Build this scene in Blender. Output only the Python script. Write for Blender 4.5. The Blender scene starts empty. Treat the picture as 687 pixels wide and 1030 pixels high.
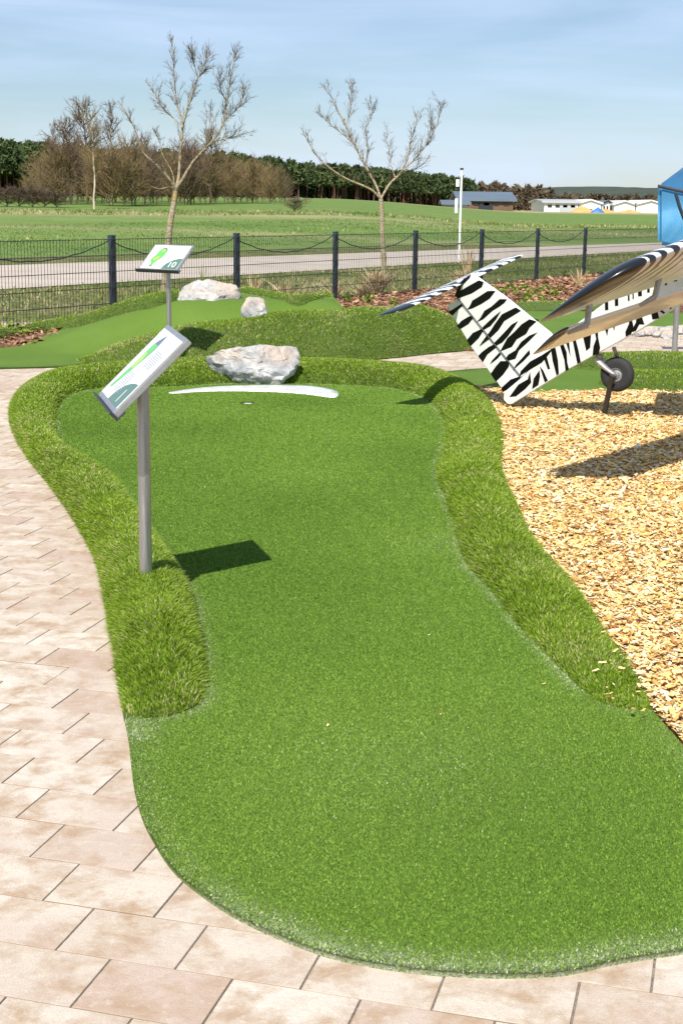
import bpy, math, random
import numpy as np
from mathutils import Vector, Matrix, noise as mnoise
from mathutils.geometry import delaunay_2d_cdt

R = math.radians
scene = bpy.context.scene
COL = scene.collection
rng = np.random.default_rng(7)
random.seed(7)

# ---------------------------------------------------------------- camera
FPX = 50 / 36 * 1030
CXP, CYP = 343.5, 515.0
EYE = 1.5
ROLL = .0135
PITCH = math.atan((CYP - 208.0) / FPX)
fw = np.array([0, math.cos(PITCH), -math.sin(PITCH)])
_u0 = np.array([0, math.sin(PITCH), math.cos(PITCH)])
_r0 = np.array([1., 0, 0])
rt = _r0 * math.cos(ROLL) + _u0 * math.sin(ROLL)
up = -_r0 * math.sin(ROLL) + _u0 * math.cos(ROLL)
EYEP = np.array([0, 0, EYE])
cd = bpy.data.cameras.new('camera')
cd.lens = 50
cd.sensor_fit = 'VERTICAL'
cd.sensor_height = 36
cd.sensor_width = 24
cd.clip_start = .05
cd.clip_end = 9000
cam = bpy.data.objects.new('camera', cd)
COL.objects.link(cam)
m = Matrix.Identity(4)
for i in range(3):
    m[i][0] = rt[i]; m[i][1] = up[i]; m[i][2] = -fw[i]; m[i][3] = EYEP[i]
cam.matrix_world = m
scene.camera = cam

# ---------------------------------------------------------------- light
SHX, SHY = .235, .93            # shadow of a 1 m stick
SUN_EL = math.atan2(1, math.hypot(SHX, SHY))
w = bpy.data.worlds.new('World')
scene.world = w
w.use_nodes = True
nt = w.node_tree
nt.nodes.clear()
sky = nt.nodes.new('ShaderNodeTexSky')
sky.sky_type = 'NISHITA'
sky.sun_disc = False
sky.sun_elevation = SUN_EL
sky.sun_rotation = math.atan2(-SHX, -SHY)
sky.air_density = 1.0
sky.dust_density = .35
sky.ozone_density = 4.5
bg = nt.nodes.new('ShaderNodeBackground')
bg.inputs[1].default_value = .078
out = nt.nodes.new('ShaderNodeOutputWorld')
# thin cirrus streaks
tc = nt.nodes.new('ShaderNodeTexCoord')
mp = nt.nodes.new('ShaderNodeMapping')
mp.inputs['Scale'].default_value = (1.2, 1.2, 9)
mp.inputs['Rotation'].default_value = (0, R(-6), R(20))
nz = nt.nodes.new('ShaderNodeTexNoise')
nz.inputs['Scale'].default_value = 2.2
nz.inputs['Detail'].default_value = 7
nz.inputs['Roughness'].default_value = .55
nz.inputs['Distortion'].default_value = .4
rp = nt.nodes.new('ShaderNodeValToRGB')
rp.color_ramp.elements[0].position = .42
rp.color_ramp.elements[0].color = (.14, .14, .14, 1)
rp.color_ramp.elements[1].position = .72
rp.color_ramp.elements[1].color = (.7, .7, .7, 1)
mx = nt.nodes.new('ShaderNodeMix')
mx.data_type = 'RGBA'
mx.inputs[7].default_value = (7.6, 9.2, 12.0, 1)
L = nt.links.new
L(tc.outputs['Generated'], mp.inputs[0]); L(mp.outputs[0], nz.inputs['Vector']); L(nz.outputs[0], rp.inputs[0])
L(rp.outputs[0], mx.inputs[0]); L(sky.outputs[0], mx.inputs[6]); L(mx.outputs[2], bg.inputs[0]); L(bg.outputs[0], out.inputs[0])
sd = bpy.data.lights.new('sun', 'SUN')
sd.energy = 5.0
sd.angle = R(.55)
sd.color = (1, .955, .88)
so = bpy.data.objects.new('sun', sd)
COL.objects.link(so)
so.rotation_euler = Vector((-SHX, -SHY, 1)).to_track_quat('Z', 'Y').to_euler()
vs = scene.view_settings
vs.view_transform = 'Standard'
vs.look = 'None'
vs.gamma = 1
vs.exposure = .33
scene.cycles.max_bounces = 6
scene.cycles.diffuse_bounces = 3
scene.cycles.glossy_bounces = 3

# ---------------------------------------------------------------- pixel -> place
def ray(x, y):
    return fw + rt * (x - CXP) / FPX - up * (y - CYP) / FPX
def at(x, y, z=0.):
    v = ray(x, y); return EYEP + v * ((z - EYE) / v[2])
def atd(x, y, d):
    """point on the ray at ground distance Y = d"""
    v = ray(x, y); return EYEP + v * (d / v[1])
def onplane(x, y, P0, n):
    v = ray(x, y); return EYEP + v * (((np.asarray(P0) - EYEP) @ n) / (v @ n))
def hit(x, y, hf, z0=0):
    z = z0
    for _ in range(25):
        P = at(x, y, z); z = .5 * z + .5 * float(hf(P[0], P[1]))
    return at(x, y, z)
def sm(t):
    t = np.clip(t, 0, 1); return t * t * (3 - 2 * t)
def srgb(r, g, b):
    f = lambda c: (c / 12.92 if c <= .04045 else ((c + .055) / 1.055) ** 2.4)
    return tuple(f(c / 255) for c in (r, g, b)) + (1,)

# ---------------------------------------------------------------- mesh helpers
def tag(o, label=None, cat=None, group=None, kind=None):
    if label: o['label'] = label
    if cat: o['category'] = cat
    if group: o['group'] = group
    if kind: o['kind'] = kind
    return o
def empty(name, loc=(0, 0, 0), label=None, cat=None, group=None, rot=None):
    o = bpy.data.objects.new(name, None); COL.objects.link(o); o.location = loc
    if rot: o.rotation_euler = rot
    o.empty_display_size = .1
    return tag(o, label, cat, group)
def link(name, me, mats, parent=None, smooth=False):
    o = bpy.data.objects.new(name, me); COL.objects.link(o)
    for mt in (mats if isinstance(mats, (list, tuple)) else [mats]): me.materials.append(mt)
    if parent is not None:
        o.parent = parent
        pm = Matrix.LocRotScale(parent.location, parent.rotation_euler, parent.scale)
        o.matrix_parent_inverse = pm.inverted()
    if smooth: me.shade_smooth()
    elif len(me.polygons) < 60000 or name in ('wood_chips', 'paving', 'bark_mulch'): me.shade_flat()
    return o
def mesh(name, V, Fc, mats, parent=None, smooth=False, midx=None, tint=None):
    """V (n,3); Fc list of tuples or (k,3|4) array; coords are world coords"""
    me = bpy.data.meshes.new(name)
    V = np.asarray(V, np.float32)
    if isinstance(Fc, np.ndarray):
        k, c = Fc.shape
        me.vertices.add(len(V)); me.vertices.foreach_set('co', V.ravel())
        me.loops.add(k * c); me.loops.foreach_set('vertex_index', Fc.astype(np.int32).ravel())
        me.polygons.add(k)
        me.polygons.foreach_set('loop_start', np.arange(0, k * c, c, dtype=np.int32))
        me.polygons.foreach_set('loop_total', np.full(k, c, np.int32))
        me.update(calc_edges=True)
    else:
        me.from_pydata([tuple(map(float, v)) for v in V], [], [tuple(map(int, f)) for f in Fc])
        me.update()
    o = link(name, me, mats, parent, smooth)
    if midx is not None: me.polygons.foreach_set('material_index', np.asarray(midx, np.int32))
    if tint is not None:
        a = me.attributes.new('tint', 'FLOAT', 'POINT'); a.data.foreach_set('value', np.asarray(tint, np.float32))
    return o
class MB:
    """collects simple shapes into one mesh"""
    def __init__(s): s.v = []; s.f = []; s.m = []
    def add(s, V, Fc, mi=0):
        b = len(s.v); s.v += [tuple(map(float, q)) for q in V]; s.f += [tuple(b + i for i in f) for f in Fc]; s.m += [mi] * len(Fc)
    def box(s, c, h, ax=None, mi=0):
        ax = np.eye(3) if ax is None else np.array(ax)
        c = np.array(c, float); V = []
        for k in range(8):
            q = [(1 if k >> j & 1 else -1) * h[j] for j in range(3)]
            V.append(c + ax[0] * q[0] + ax[1] * q[1] + ax[2] * q[2])
        s.add(V, [(0, 2, 3, 1), (4, 5, 7, 6), (0, 1, 5, 4), (2, 6, 7, 3), (0, 4, 6, 2), (1, 3, 7, 5)], mi)
    def tube(s, pts, rad, n=8, caps=True, mi=0):
        pts = [np.array(p, float) for p in pts]
        if not hasattr(rad, '__len__'): rad = [rad] * len(pts)
        b = len(s.v); ref = None; k = len(pts)
        for i, p in enumerate(pts):
            t = pts[min(i + 1, k - 1)] - pts[max(i - 1, 0)]; t = t / (np.linalg.norm(t) + 1e-9)
            if ref is None: ref = np.array([0, 0, 1.]) if abs(t[2]) < .9 else np.array([1., 0, 0])
            a = np.cross(t, ref); a /= (np.linalg.norm(a) + 1e-9); c = np.cross(a, t); ref = c
            for j in range(n):
                g = 2 * math.pi * j / n
                s.v.append(tuple(p + rad[i] * (a * math.cos(g) + c * math.sin(g))))
        for i in range(k - 1):
            for j in range(n):
                q = (b + i * n + j, b + i * n + (j + 1) % n, b + (i + 1) * n + (j + 1) % n, b + (i + 1) * n + j)
                s.f.append(q[::-1]); s.m.append(mi)
        if caps:
            s.f.append(tuple(b + j for j in range(n))); s.m.append(mi)
            s.f.append(tuple(b + (k - 1) * n + j for j in range(n))[::-1]); s.m.append(mi)
    def prism(s, poly, off, mi=0):
        """poly: world points (planar), off: extrusion vector"""
        n = len(poly); off = np.array(off)
        V = [np.array(p) for p in poly] + [np.array(p) + off for p in poly]
        s.add(V, [tuple(range(n)), tuple(range(n, 2 * n))[::-1]] + [(i, i + n, (i + 1) % n + n, (i + 1) % n) for i in range(n)], mi)
    def build(s, name, mats, parent=None, smooth=False, bevel=0):
        o = mesh(name, np.array(s.v), s.f, mats, parent, smooth, s.m)
        import bmesh
        bm = bmesh.new(); bm.from_mesh(o.data); bmesh.ops.recalc_face_normals(bm, faces=bm.faces)
        if bevel: 
            bmesh.ops.bevel(bm, geom=[e for e in bm.edges], offset=bevel, segments=2, affect='EDGES', clamp_overlap=True)
        bm.to_mesh(o.data); bm.free()
        return o
def smooth_by_angle(o, a=40):
    o.data.shade_smooth()
    o.data.set_sharp_from_angle(angle=R(a))
def spline(P, step=.05, closed=False):
    """Catmull-Rom through the points, resampled evenly"""
    P = np.asarray(P, float)
    Q = np.vstack([P[-1], P, P[0], P[1]]) if closed else np.vstack([2 * P[0] - P[1], P, 2 * P[-1] - P[-2]])
    o = []
    for i in range(1, len(Q) - 2):
        t = np.linspace(0, 1, 16, endpoint=False)[:, None]
        a, b, c, d = Q[i - 1], Q[i], Q[i + 1], Q[i + 2]
        o.append(.5 * (2 * b + (c - a) * t + (2 * a - 5 * b + 4 * c - d) * t ** 2 + (3 * b - a - 3 * c + d) * t ** 3))
    o = np.vstack(o + [Q[-2][None]])
    s = np.r_[0, np.cumsum(np.linalg.norm(np.diff(o, axis=0), axis=1))]
    n = max(2, int(s[-1] / step) + 1)
    ts = np.linspace(0, s[-1], n)
    r = np.stack([np.interp(ts, s, o[:, k]) for k in range(o.shape[1])], 1)
    return r[:-1] if closed else r
def resample(P, n):
    s = np.r_[0, np.cumsum(np.linalg.norm(np.diff(P, axis=0), axis=1))]
    return np.stack([np.interp(np.linspace(0, s[-1], n), s, P[:, k]) for k in range(P.shape[1])], 1)
def inpoly(X, Y, poly):
    c = np.zeros(len(X), bool); n = len(poly)
    for i in range(n):
        x1, y1 = poly[i][:2]; x2, y2 = poly[(i + 1) % n][:2]
        if y1 == y2: continue
        m_ = ((y1 > Y) != (y2 > Y)) & (X < (x2 - x1) * (Y - y1) / (y2 - y1) + x1)
        c ^= m_
    return c
def dist_line(X, Y, P, closed=False):
    d = np.full(len(X), 1e9); P = np.asarray(P)[:, :2]
    n = len(P)
    for i in range(n if closed else n - 1):
        a = P[i]; b = P[(i + 1) % n]; ab = b - a; l = ab @ ab + 1e-12
        t = np.clip(((X - a[0]) * ab[0] + (Y - a[1]) * ab[1]) / l, 0, 1)
        d = np.minimum(d, np.hypot(X - a[0] - t * ab[0], Y - a[1] - t * ab[1]))
    return d
def vnoise(X, Y, sc, seed=0):
    """cheap smooth value noise"""
    g = np.random.default_rng(seed).random((64, 64))
    x = X * sc + 100.3; y = Y * sc + 50.7
    xi = np.floor(x).astype(int); yi = np.floor(y).astype(int); fx = sm(x - xi); fy = sm(y - yi)
    G = lambda a, b: g[a % 64, b % 64]
    return (G(xi, yi) * (1 - fx) + G(xi + 1, yi) * fx) * (1 - fy) + (G(xi, yi + 1) * (1 - fx) + G(xi + 1, yi + 1) * fx) * fy
def sheet(name, poly, cell, hf, mats, parent=None, hole=None, tintf=None, smooth=True, skirt=0):
    """ground sheet: triangulated polygon with inner grid, height from hf(X,Y)"""
    poly = np.asarray(poly)[:, :2]
    x0, y0 = poly.min(0); x1, y1 = poly.max(0)
    gx, gy = np.meshgrid(np.arange(x0, x1, cell), np.arange(y0, y1, cell)); gx = gx.ravel(); gy = gy.ravel()
    ok = inpoly(gx, gy, poly) & (dist_line(gx, gy, poly, True) > cell * .35)
    pts = [Vector(p) for p in poly] + [Vector((a, b)) for a, b in zip(gx[ok], gy[ok])]
    n = len(poly)
    vs_, es_, fs_, *_ = delaunay_2d_cdt(pts, [(i, (i + 1) % n) for i in range(n)], [], 1, 1e-5)
    V = np.array([(v.x, v.y) for v in vs_]); Fc = np.array([f for f in fs_ if len(f) == 3])
    if hole is not None:
        c = V[Fc].mean(1); Fc = Fc[np.hypot(c[:, 0] - hole[0], c[:, 1] - hole[1]) > hole[2]]
    Z = hf(V[:, 0], V[:, 1]) * np.ones(len(V))
    V3 = np.c_[V, Z]
    # face up
    a, b, c = V3[Fc[:, 0]], V3[Fc[:, 1]], V3[Fc[:, 2]]
    s = np.cross(b - a, c - a)[:, 2] < 0; Fc[s] = Fc[s][:, ::-1]
    t = None if tintf is None else tintf(V[:, 0], V[:, 1])
    if skirt:
        i0 = len(V3); P3 = V3[:n].copy(); P3[:, 2] -= skirt
        V3 = np.vstack([V3, P3]); k = np.arange(n); k2 = (k + 1) % n
        Fc = np.vstack([Fc, np.c_[k, k2, i0 + k2], np.c_[k, i0 + k2, i0 + k]])
        if t is not None: t = np.r_[t, t[:n]]
    return mesh(name, V3, Fc, mats, parent, smooth, tint=t)

# ---------------------------------------------------------------- materials
class NM:
    def __init__(s, name):
        s.m = bpy.data.materials.new(name); s.m.use_nodes = True; s.t = s.m.node_tree; s.b = s.t.nodes['Principled BSDF']
        s.g = s.t.nodes.new('ShaderNodeNewGeometry'); s.o = s.t.nodes.new('ShaderNodeTexCoord')
    def n(s, k, **kw):
        q = s.t.nodes.new(k)
        for a, v in kw.items(): setattr(q, a, v)
        return q
    def l(s, a, b): s.t.links.new(a, b)
    def noise(s, sc, det=4, rough=.5, vec=None, scale3=None, dist=0):
        q = s.n('ShaderNodeTexNoise'); q.inputs['Scale'].default_value = sc; q.inputs['Detail'].default_value = det; q.inputs['Roughness'].default_value = rough
        q.inputs['Distortion'].default_value = dist
        v = vec or s.g.outputs['Position']
        if scale3:
            mpp = s.n('ShaderNodeMapping'); mpp.inputs['Scale'].default_value = scale3; s.l(v, mpp.inputs[0]); v = mpp.outputs[0]
        s.l(v, q.inputs['Vector']); return q.outputs[0]
    def ramp(s, fac, stops):
        q = s.n('ShaderNodeValToRGB'); e = q.color_ramp.elements
        while len(e) < len(stops): e.new(.5)
        for i, (p_, c) in enumerate(stops):
            e[i].position = p_; e[i].color = c if hasattr(c, '__len__') else (c, c, c, 1)
        s.l(fac, q.inputs[0]); return q.outputs[0]
    def mix(s, fac, a, b, mode='MIX'):
        q = s.n('ShaderNodeMix', data_type='RGBA', blend_type=mode)
        for v, i in ((fac, 0), (a, 6), (b, 7)):
            if hasattr(v, 'is_linked'): s.l(v, q.inputs[i])
            else: q.inputs[i].default_value = v
        return q.outputs[2]
    def math(s, op, a, b=None):
        q = s.n('ShaderNodeMath', operation=op)
        for v, i in ((a, 0), (b, 1)):
            if v is None: continue
            if hasattr(v, 'is_linked'): s.l(v, q.inputs[i])
            else: q.inputs[i].default_value = v
        return q.outputs[0]
    def attr(s, nm='tint'):
        q = s.n('ShaderNodeAttribute'); q.attribute_name = nm; return q.outputs['Fac']
    def col(s, v):
        if hasattr(v, 'is_linked'): s.l(v, s.b.inputs['Base Color'])
        else: s.b.inputs['Base Color'].default_value = v
        return s
    def rough(s, v):
        if hasattr(v, 'is_linked'): s.l(v, s.b.inputs['Roughness'])
        else: s.b.inputs['Roughness'].default_value = v
        return s
    def bump(s, h, d=.01, st=1):
        q = s.n('ShaderNodeBump'); q.inputs['Distance'].default_value = d; q.inputs['Strength'].default_value = st
        s.l(h, q.inputs['Height']); s.l(q.outputs[0], s.b.inputs['Normal']); return s
    def set(s, **kw):
        for k, v in kw.items(): s.b.inputs[k.replace('_', ' ')].default_value = v
        return s
def simple(name, c, rough=.5, metal=0, nsc=30, var=.12, bump=0, spec=.5, coat=0):
    q = NM(name)
    f = q.noise(nsc, 4, .6)
    lo = tuple(x * (1 - var) for x in c[:3]) + (1,); hi = tuple(min(1, x * (1 + var)) for x in c[:3]) + (1,)
    q.col(q.ramp(f, [(.3, lo), (.7, hi)])); q.rough(q.ramp(f, [(.3, max(0, rough - .06)), (.7, min(1, rough + .08))]))
    q.set(Metallic=metal, Specular_IOR_Level=spec, Coat_Weight=coat)
    if bump: q.bump(f, bump)
    return q.m

# pavers: tint per slab, clouded beige/rose, fine grain
q = NM('paver_stone')
t = q.attr()
base = q.ramp(t, [(0, srgb(194, 172, 156)), (.10, srgb(198, 178, 162)), (.2, srgb(203, 188, 170)), (.4, srgb(209, 196, 178)), (.65, srgb(214, 202, 185)), (1, srgb(220, 210, 194))])
cb3 = q.n('ShaderNodeCombineXYZ'); q.l(q.math('MULTIPLY', t, 91.), cb3.inputs[0]); q.l(q.math('MULTIPLY', t, 37.), cb3.inputs[1])
va = q.n('ShaderNodeVectorMath', operation='ADD'); q.l(q.g.outputs['Position'], va.inputs[0]); q.l(cb3.outputs[0], va.inputs[1]); SV_ = va.outputs[0]
cl = q.noise(8, 8, .68, SV_, dist=.25)
c1 = q.mix(q.ramp(cl, [(.44, 0), (.64, .95)]), base, srgb(176, 148, 118))
c2 = q.mix(q.ramp(q.noise(3.1, 5, .6, SV_), [(.45, 0), (.7, .5)]), c1, srgb(188, 164, 148))
c3 = q.mix(q.ramp(q.noise(260, 3, .7), [(.35, .38), (.6, 0)]), c2, srgb(150, 132, 118))
c3 = q.mix(q.ramp(q.noise(33, 5, .7), [(.55, 0), (.72, .3)]), c3, srgb(232, 222, 210))
c3 = q.mix(q.ramp(q.noise(19, 6, .75), [(.63, 0), (.76, .5)]), c3, srgb(140, 114, 92))
c3 = q.mix(q.math('MULTIPLY', q.attr('dirt'), .9), c3, srgb(112, 94, 78))
q.col(c3).rough(.85).set(Specular_IOR_Level=.25)
q.bump(q.math('ADD', q.math('MULTIPLY', q.noise(260, 3, .7), .35), q.noise(22, 5, .6)), .006, .5)
M_PAVER = q.m
q = NM('joint_sand'); q.col(q.ramp(q.noise(120, 3), [(.3, srgb(104, 92, 80)), (.7, srgb(160, 146, 130))])).rough(1); M_JOINT = q.m
# short pile carpet
q = NM('short_pile_base')
f = q.noise(420, 2, .7); g_ = q.noise(1.3, 4, .6)
c = q.ramp(f, [(.3, (.05, .10, .012, 1)), (.55, (.13, .225, .028, 1)), (.72, (.22, .32, .05, 1))])
c = q.mix(q.ramp(g_, [(.4, 0), (.7, .25)]), c, (.20, .31, .06, 1))
c = q.mix(q.math('MULTIPLY', q.attr(), q.ramp(q.noise(150, 3, .8), [(.38, 0), (.62, 1)])), c, (.55, .56, .44, 1))
q.col(c).rough(.85).set(Specular_IOR_Level=.2); q.bump(f, .006, .8)
M_PILE = q.m
def blade_mat(name, stops, trans=.25, rough=.5, spec=.3):
    q = NM(name); t = q.attr(); q.col(q.ramp(t, stops)).rough(rough).set(Specular_IOR_Level=spec)
    tr = q.n('ShaderNodeBsdfTranslucent'); q.l(q.b.inputs['Base Color'].links[0].from_socket, tr.inputs[0])
    ms = q.n('ShaderNodeMixShader'); ms.inputs[0].default_value = trans
    q.l(q.b.outputs[0], ms.inputs[1]); q.l(tr.outputs[0], ms.inputs[2]); q.l(ms.outputs[0], q.t.nodes['Material Output'].inputs[0])
    return q.m
M_PILEB = blade_mat('short_pile', [(0, (.028, .065, .008, 1)), (.28, (.125, .235, .026, 1)), (.55, (.23, .365, .05, 1)), (.78, (.40, .50, .12, 1)), (.8, (.44, .50, .24, 1)), (1, (.60, .62, .42, 1))], .2, .7, .15)
M_TURFB = blade_mat('long_turf', [(0, (.065, .13, .009, 1)), (.3, (.18, .295, .018, 1)), (.55, (.30, .43, .035, 1)), (.78, (.45, .56, .08, 1)), (.8, (.46, .42, .15, 1)), (1, (.66, .62, .32, 1))], .3, .5, .3)
q = NM('turf_backing'); q.col(q.ramp(q.noise(160, 3, .7), [(.3, (.03, .06, .006, 1)), (.6, (.10, .16, .02, 1)), (.75, (.22, .22, .07, 1))])).rough(.9); q.bump(q.noise(160, 3, .7), .01); M_TURF = q.m
# wood chips
CH = [(0, srgb(108, 68, 40)), (.12, srgb(170, 114, 62)), (.3, srgb(216, 164, 90)), (.55, srgb(238, 196, 118)), (.8, srgb(247, 220, 158)), (1, srgb(250, 240, 214))]
q = NM('wood_chip'); t = q.attr(); c = q.ramp(t, CH); gr = q.noise(60, 3, .6, q.o.outputs['Object'], (1, 1, 6))
q.col(q.mix(q.ramp(gr, [(.35, .35), (.6, 0)]), c, srgb(140, 92, 48))).rough(.8).set(Specular_IOR_Level=.25); M_CHIP = q.m
q = NM('chip_bed'); v = q.n('ShaderNodeTexVoronoi'); v.inputs['Scale'].default_value = 55; q.l(q.g.outputs['Position'], v.inputs['Vector'])
q.col(q.ramp(q.math('MULTIPLY', v.outputs['Distance'], 1.2), [(0, srgb(225, 180, 115)), (.5, srgb(180, 130, 76)), (1, srgb(80, 54, 30))])).rough(.95); q.bump(v.outputs['Distance'], .02); M_CHIPBED = q.m
q = NM('bark_mulch'); t = q.attr(); q.col(q.ramp(t, [(0, srgb(72, 48, 36)), (.4, srgb(122, 84, 62)), (.75, srgb(158, 116, 88)), (1, srgb(196, 160, 128))])).rough(.9).set(Specular_IOR_Level=.2); M_BARK = q.m
q = NM('bark_bed'); q.col(q.ramp(q.noise(40, 4, .7), [(.3, srgb(60, 40, 30)), (.7, srgb(130, 94, 70))])).rough(1); M_BARKBED = q.m
q = NM('verge_grass'); a_ = q.noise(1.1, 6, .65); b_ = q.noise(9, 5, .7, scale3=(1, .35, 1))
c = q.mix(q.ramp(a_, [(.4, 0), (.62, 1)]), (.12, .17, .035, 1), (.30, .26, .12, 1)); c = q.mix(q.ramp(b_, [(.42, .75), (.6, 0)]), c, (.045, .06, .015, 1)); c = q.mix(q.ramp(q.noise(16, 4, .7), [(.6, 0), (.75, .7)]), c, (.34, .29, .16, 1))
q.col(c).rough(.95).set(Specular_IOR_Level=.1); q.bump(b_, .05); M_VERGE = q.m
# field: young crop with rows and bare streaks
q = NM('field_crop')
a_ = q.noise(.05, 5, .6, scale3=(1, 2.4, 1)); b_ = q.noise(.9, 6, .75, scale3=(1, .5, 1)); d_ = q.noise(5, 4, .7, scale3=(1, .5, 1))
c = q.mix(q.ramp(a_, [(.35, 0), (.65, 1)]), (.125, .205, .048, 1), (.18, .255, .07, 1))
c = q.mix(q.ramp(b_, [(.35, .55), (.55, 0)]), c, (.08, .15, .03, 1)); c = q.mix(q.ramp(d_, [(.5, 0), (.7, .6)]), c, (.26, .29, .10, 1))
c = q.mix(q.math('MULTIPLY', q.attr(), q.ramp(q.noise(.35, 5, .7, scale3=(.5, 1, 1)), [(.3, .35), (.6, 1)])), c, (.42, .35, .20, 1))
q.col(c).rough(.95).set(Specular_IOR_Level=.1); q.bump(d_, .08); M_FIELD = q.m
q = NM('road_concrete'); a_ = q.noise(.8, 5, .6); c = q.ramp(a_, [(.3, srgb(178, 164, 148)), (.7, srgb(200, 186, 170))]); c = q.mix(q.ramp(q.noise(30, 4, .7), [(.5, 0), (.75, .3)]), c, srgb(140, 130, 122)); q.col(c).rough(.9); M_ROAD = q.m
M_POST = simple('anthracite_steel', (.035, .05, .065, 1), .4, .0, 12, .15)
M_WIRE = simple('anthracite_wire', (.04, .045, .05, 1), .45, .3)
M_CABLE = simple('dark_cable', (.035, .05, .04, 1), .6)
M_STEEL = NM('brushed_steel'); f = M_STEEL.noise(8, 5, .6, M_STEEL.o.outputs['Object'], (30, 30, 1)); M_STEEL.col(M_STEEL.ramp(f, [(.3, (.36, .35, .34, 1)), (.7, (.52, .51, .50, 1))])).rough(M_STEEL.ramp(f, [(.3, .32), (.7, .5)])).set(Metallic=.9); M_STEEL = M_STEEL.m
M_ALU = simple('frame_aluminium', (.50, .50, .51, 1), .42, .75, 25, .06)
M_DARK = simple('dark_steel', (.06, .062, .068, 1), .5, .4)
M_PANEL = simple('printed_panel', (.80, .81, .82, 1), .18, 0, 3, .02, spec=.5)
M_PGREEN = simple('print_green', (.13, .50, .10, 1), .25, 0, 40, .06)
M_PLIME = simple('print_lime', (.38, .70, .10, 1), .25, 0, 40, .06)
M_PDARK = simple('print_dark_green', (.10, .19, .14, 1), .25, 0, 40, .06)
M_PGREY = simple('print_grey', (.32, .34, .36, 1), .3, 0, 40, .05)
M_PNAVY = simple('print_slate', (.12, .17, .22, 1), .25, 0, 40, .05)
M_WHITE = simple('painted_white', (.82, .82, .80, 1), .3, 0, 14, .03, spec=.5, coat=.3)
M_BLACK = simple('gloss_black', (.005, .005, .006, 1), .3, 0, 14, .05, spec=.35, coat=0)
M_RUBBER = simple('tyre_rubber', (.022, .022, .023, 1), .75, 0, 60, .25, .002)
M_GALV = simple('galvanised_steel', (.42, .42, .41, 1), .45, .7, 60, .2)
M_LINER = simple('white_plastic', (.8, .8, .8, 1), .4, 0, 30, .03)
q = NM('limestone')
a_ = q.noise(5, 8, .65, q.o.outputs['Object'], dist=.8); b_ = q.noise(26, 6, .7, q.o.outputs['Object'])
c = q.ramp(a_, [(.32, srgb(124, 126, 128)), (.45, srgb(162, 164, 166)), (.57, srgb(196, 196, 194)), (.7, srgb(230, 226, 220))])
sep = q.n('ShaderNodeSeparateXYZ'); q.l(q.g.outputs['Normal'], sep.inputs[0])
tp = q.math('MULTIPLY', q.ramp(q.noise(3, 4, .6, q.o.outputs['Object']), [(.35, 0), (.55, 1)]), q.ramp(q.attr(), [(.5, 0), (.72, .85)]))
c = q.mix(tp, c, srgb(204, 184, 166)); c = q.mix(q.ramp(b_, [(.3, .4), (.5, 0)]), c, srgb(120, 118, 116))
q.col(c).rough(.9).set(Specular_IOR_Level=.25); q.bump(q.math('ADD', a_, q.math('MULTIPLY', b_, .4)), .05, .9); M_ROCK = q.m

# ================================================================= GROUND
def rise(X, Y):
    X = np.asarray(X, float); Y = np.asarray(Y, float)
    k = X / np.maximum(Y, 1)
    lat = 1.15 - .85 * sm((k + .02) / .16)
    a = np.interp(Y, [0, 42, 120, 300, 420, 3000], [0, 0, 1.3, 2.75, 3.0, 3.0])
    yr = np.clip(34.8 + 1.44 * (X + 8.3), 20, 78)
    return a * lat * sm((Y - yr - 5) / 30) - .02
ys = np.r_[np.arange(-30, 70, 2.5), np.arange(70, 460, 10), np.geomspace(460, 6000, 22)]
ks = np.r_[np.linspace(-1.2, -.36, 8), np.linspace(-.33, .36, 60), np.linspace(.4, 1.2, 8)]
V = []; tn = []
for y_ in ys:
    xx = ks * max(y_, 60); V.append(np.c_[xx, np.full(len(ks), y_), rise(xx, np.full(len(ks), y_))])
V = np.vstack(V); nk = len(ks); Fc = []
for i in range(len(ys) - 1):
    for j in range(nk - 1): Fc.append((i * nk + j, i * nk + j + 1, (i + 1) * nk + j + 1, (i + 1) * nk + j))
# bare streaks: attribute from bands of distance
def streak(X, Y):
    d = np.exp(-((Y - 88 - .02 * X) / 5) ** 2) * .75 + np.exp(-((Y - 64 + .1 * X) / 2.5) ** 2) * .5 + sm((Y - 260) / 60) * sm((X + 15) / 30) * .95
    return np.clip(d, 0, 1)
# finer strips carry the streak attribute
fld = mesh('field', V, np.array(Fc), M_FIELD, smooth=True, tint=streak(V[:, 0], V[:, 1]))
tag(fld, kind='structure')

def polyroad(name, pts_a, pts_b, z, mat):
    V = [(*p[:2], z) for p in pts_a] + [(*p[:2], z) for p in pts_b]; n = len(pts_a)
    return mesh(name, V, [(i, i + 1, n + i + 1, n + i) for i in range(n - 1)], mat)
far = [at(0, 267.3), at(108, 263.9), at(350, 254.5), at(500, 249), at(600, 247.0)]
near = [at(0, 290.4), at(108, 285), at(350, 271.5), at(500, 260.5), at(600, 255.7)]
def ext(P):
    P = [np.array(p) for p in P]; return [P[0] + (P[0] - P[1]) * 6] + P + [P[-1] + (P[-1] - P[-2]) * 4]
# the road runs straight: fit a line through both edges
def fit(P):
    P = np.array(P); k = np.polyfit(P[:, 1], P[:, 0], 1); return [np.array([k[0] * y_ + k[1], y_, 0]) for y_ in (-60, 20, 30, 45, 60, 90, 140)]
fa, ne = fit(far), fit(near)
verge = mesh('verge', [(-60, 5, -.012), (60, 5, -.012), (60, 60, -.012), (-60, 60, -.012)], [(0, 1, 2, 3)], M_VERGE)
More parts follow.
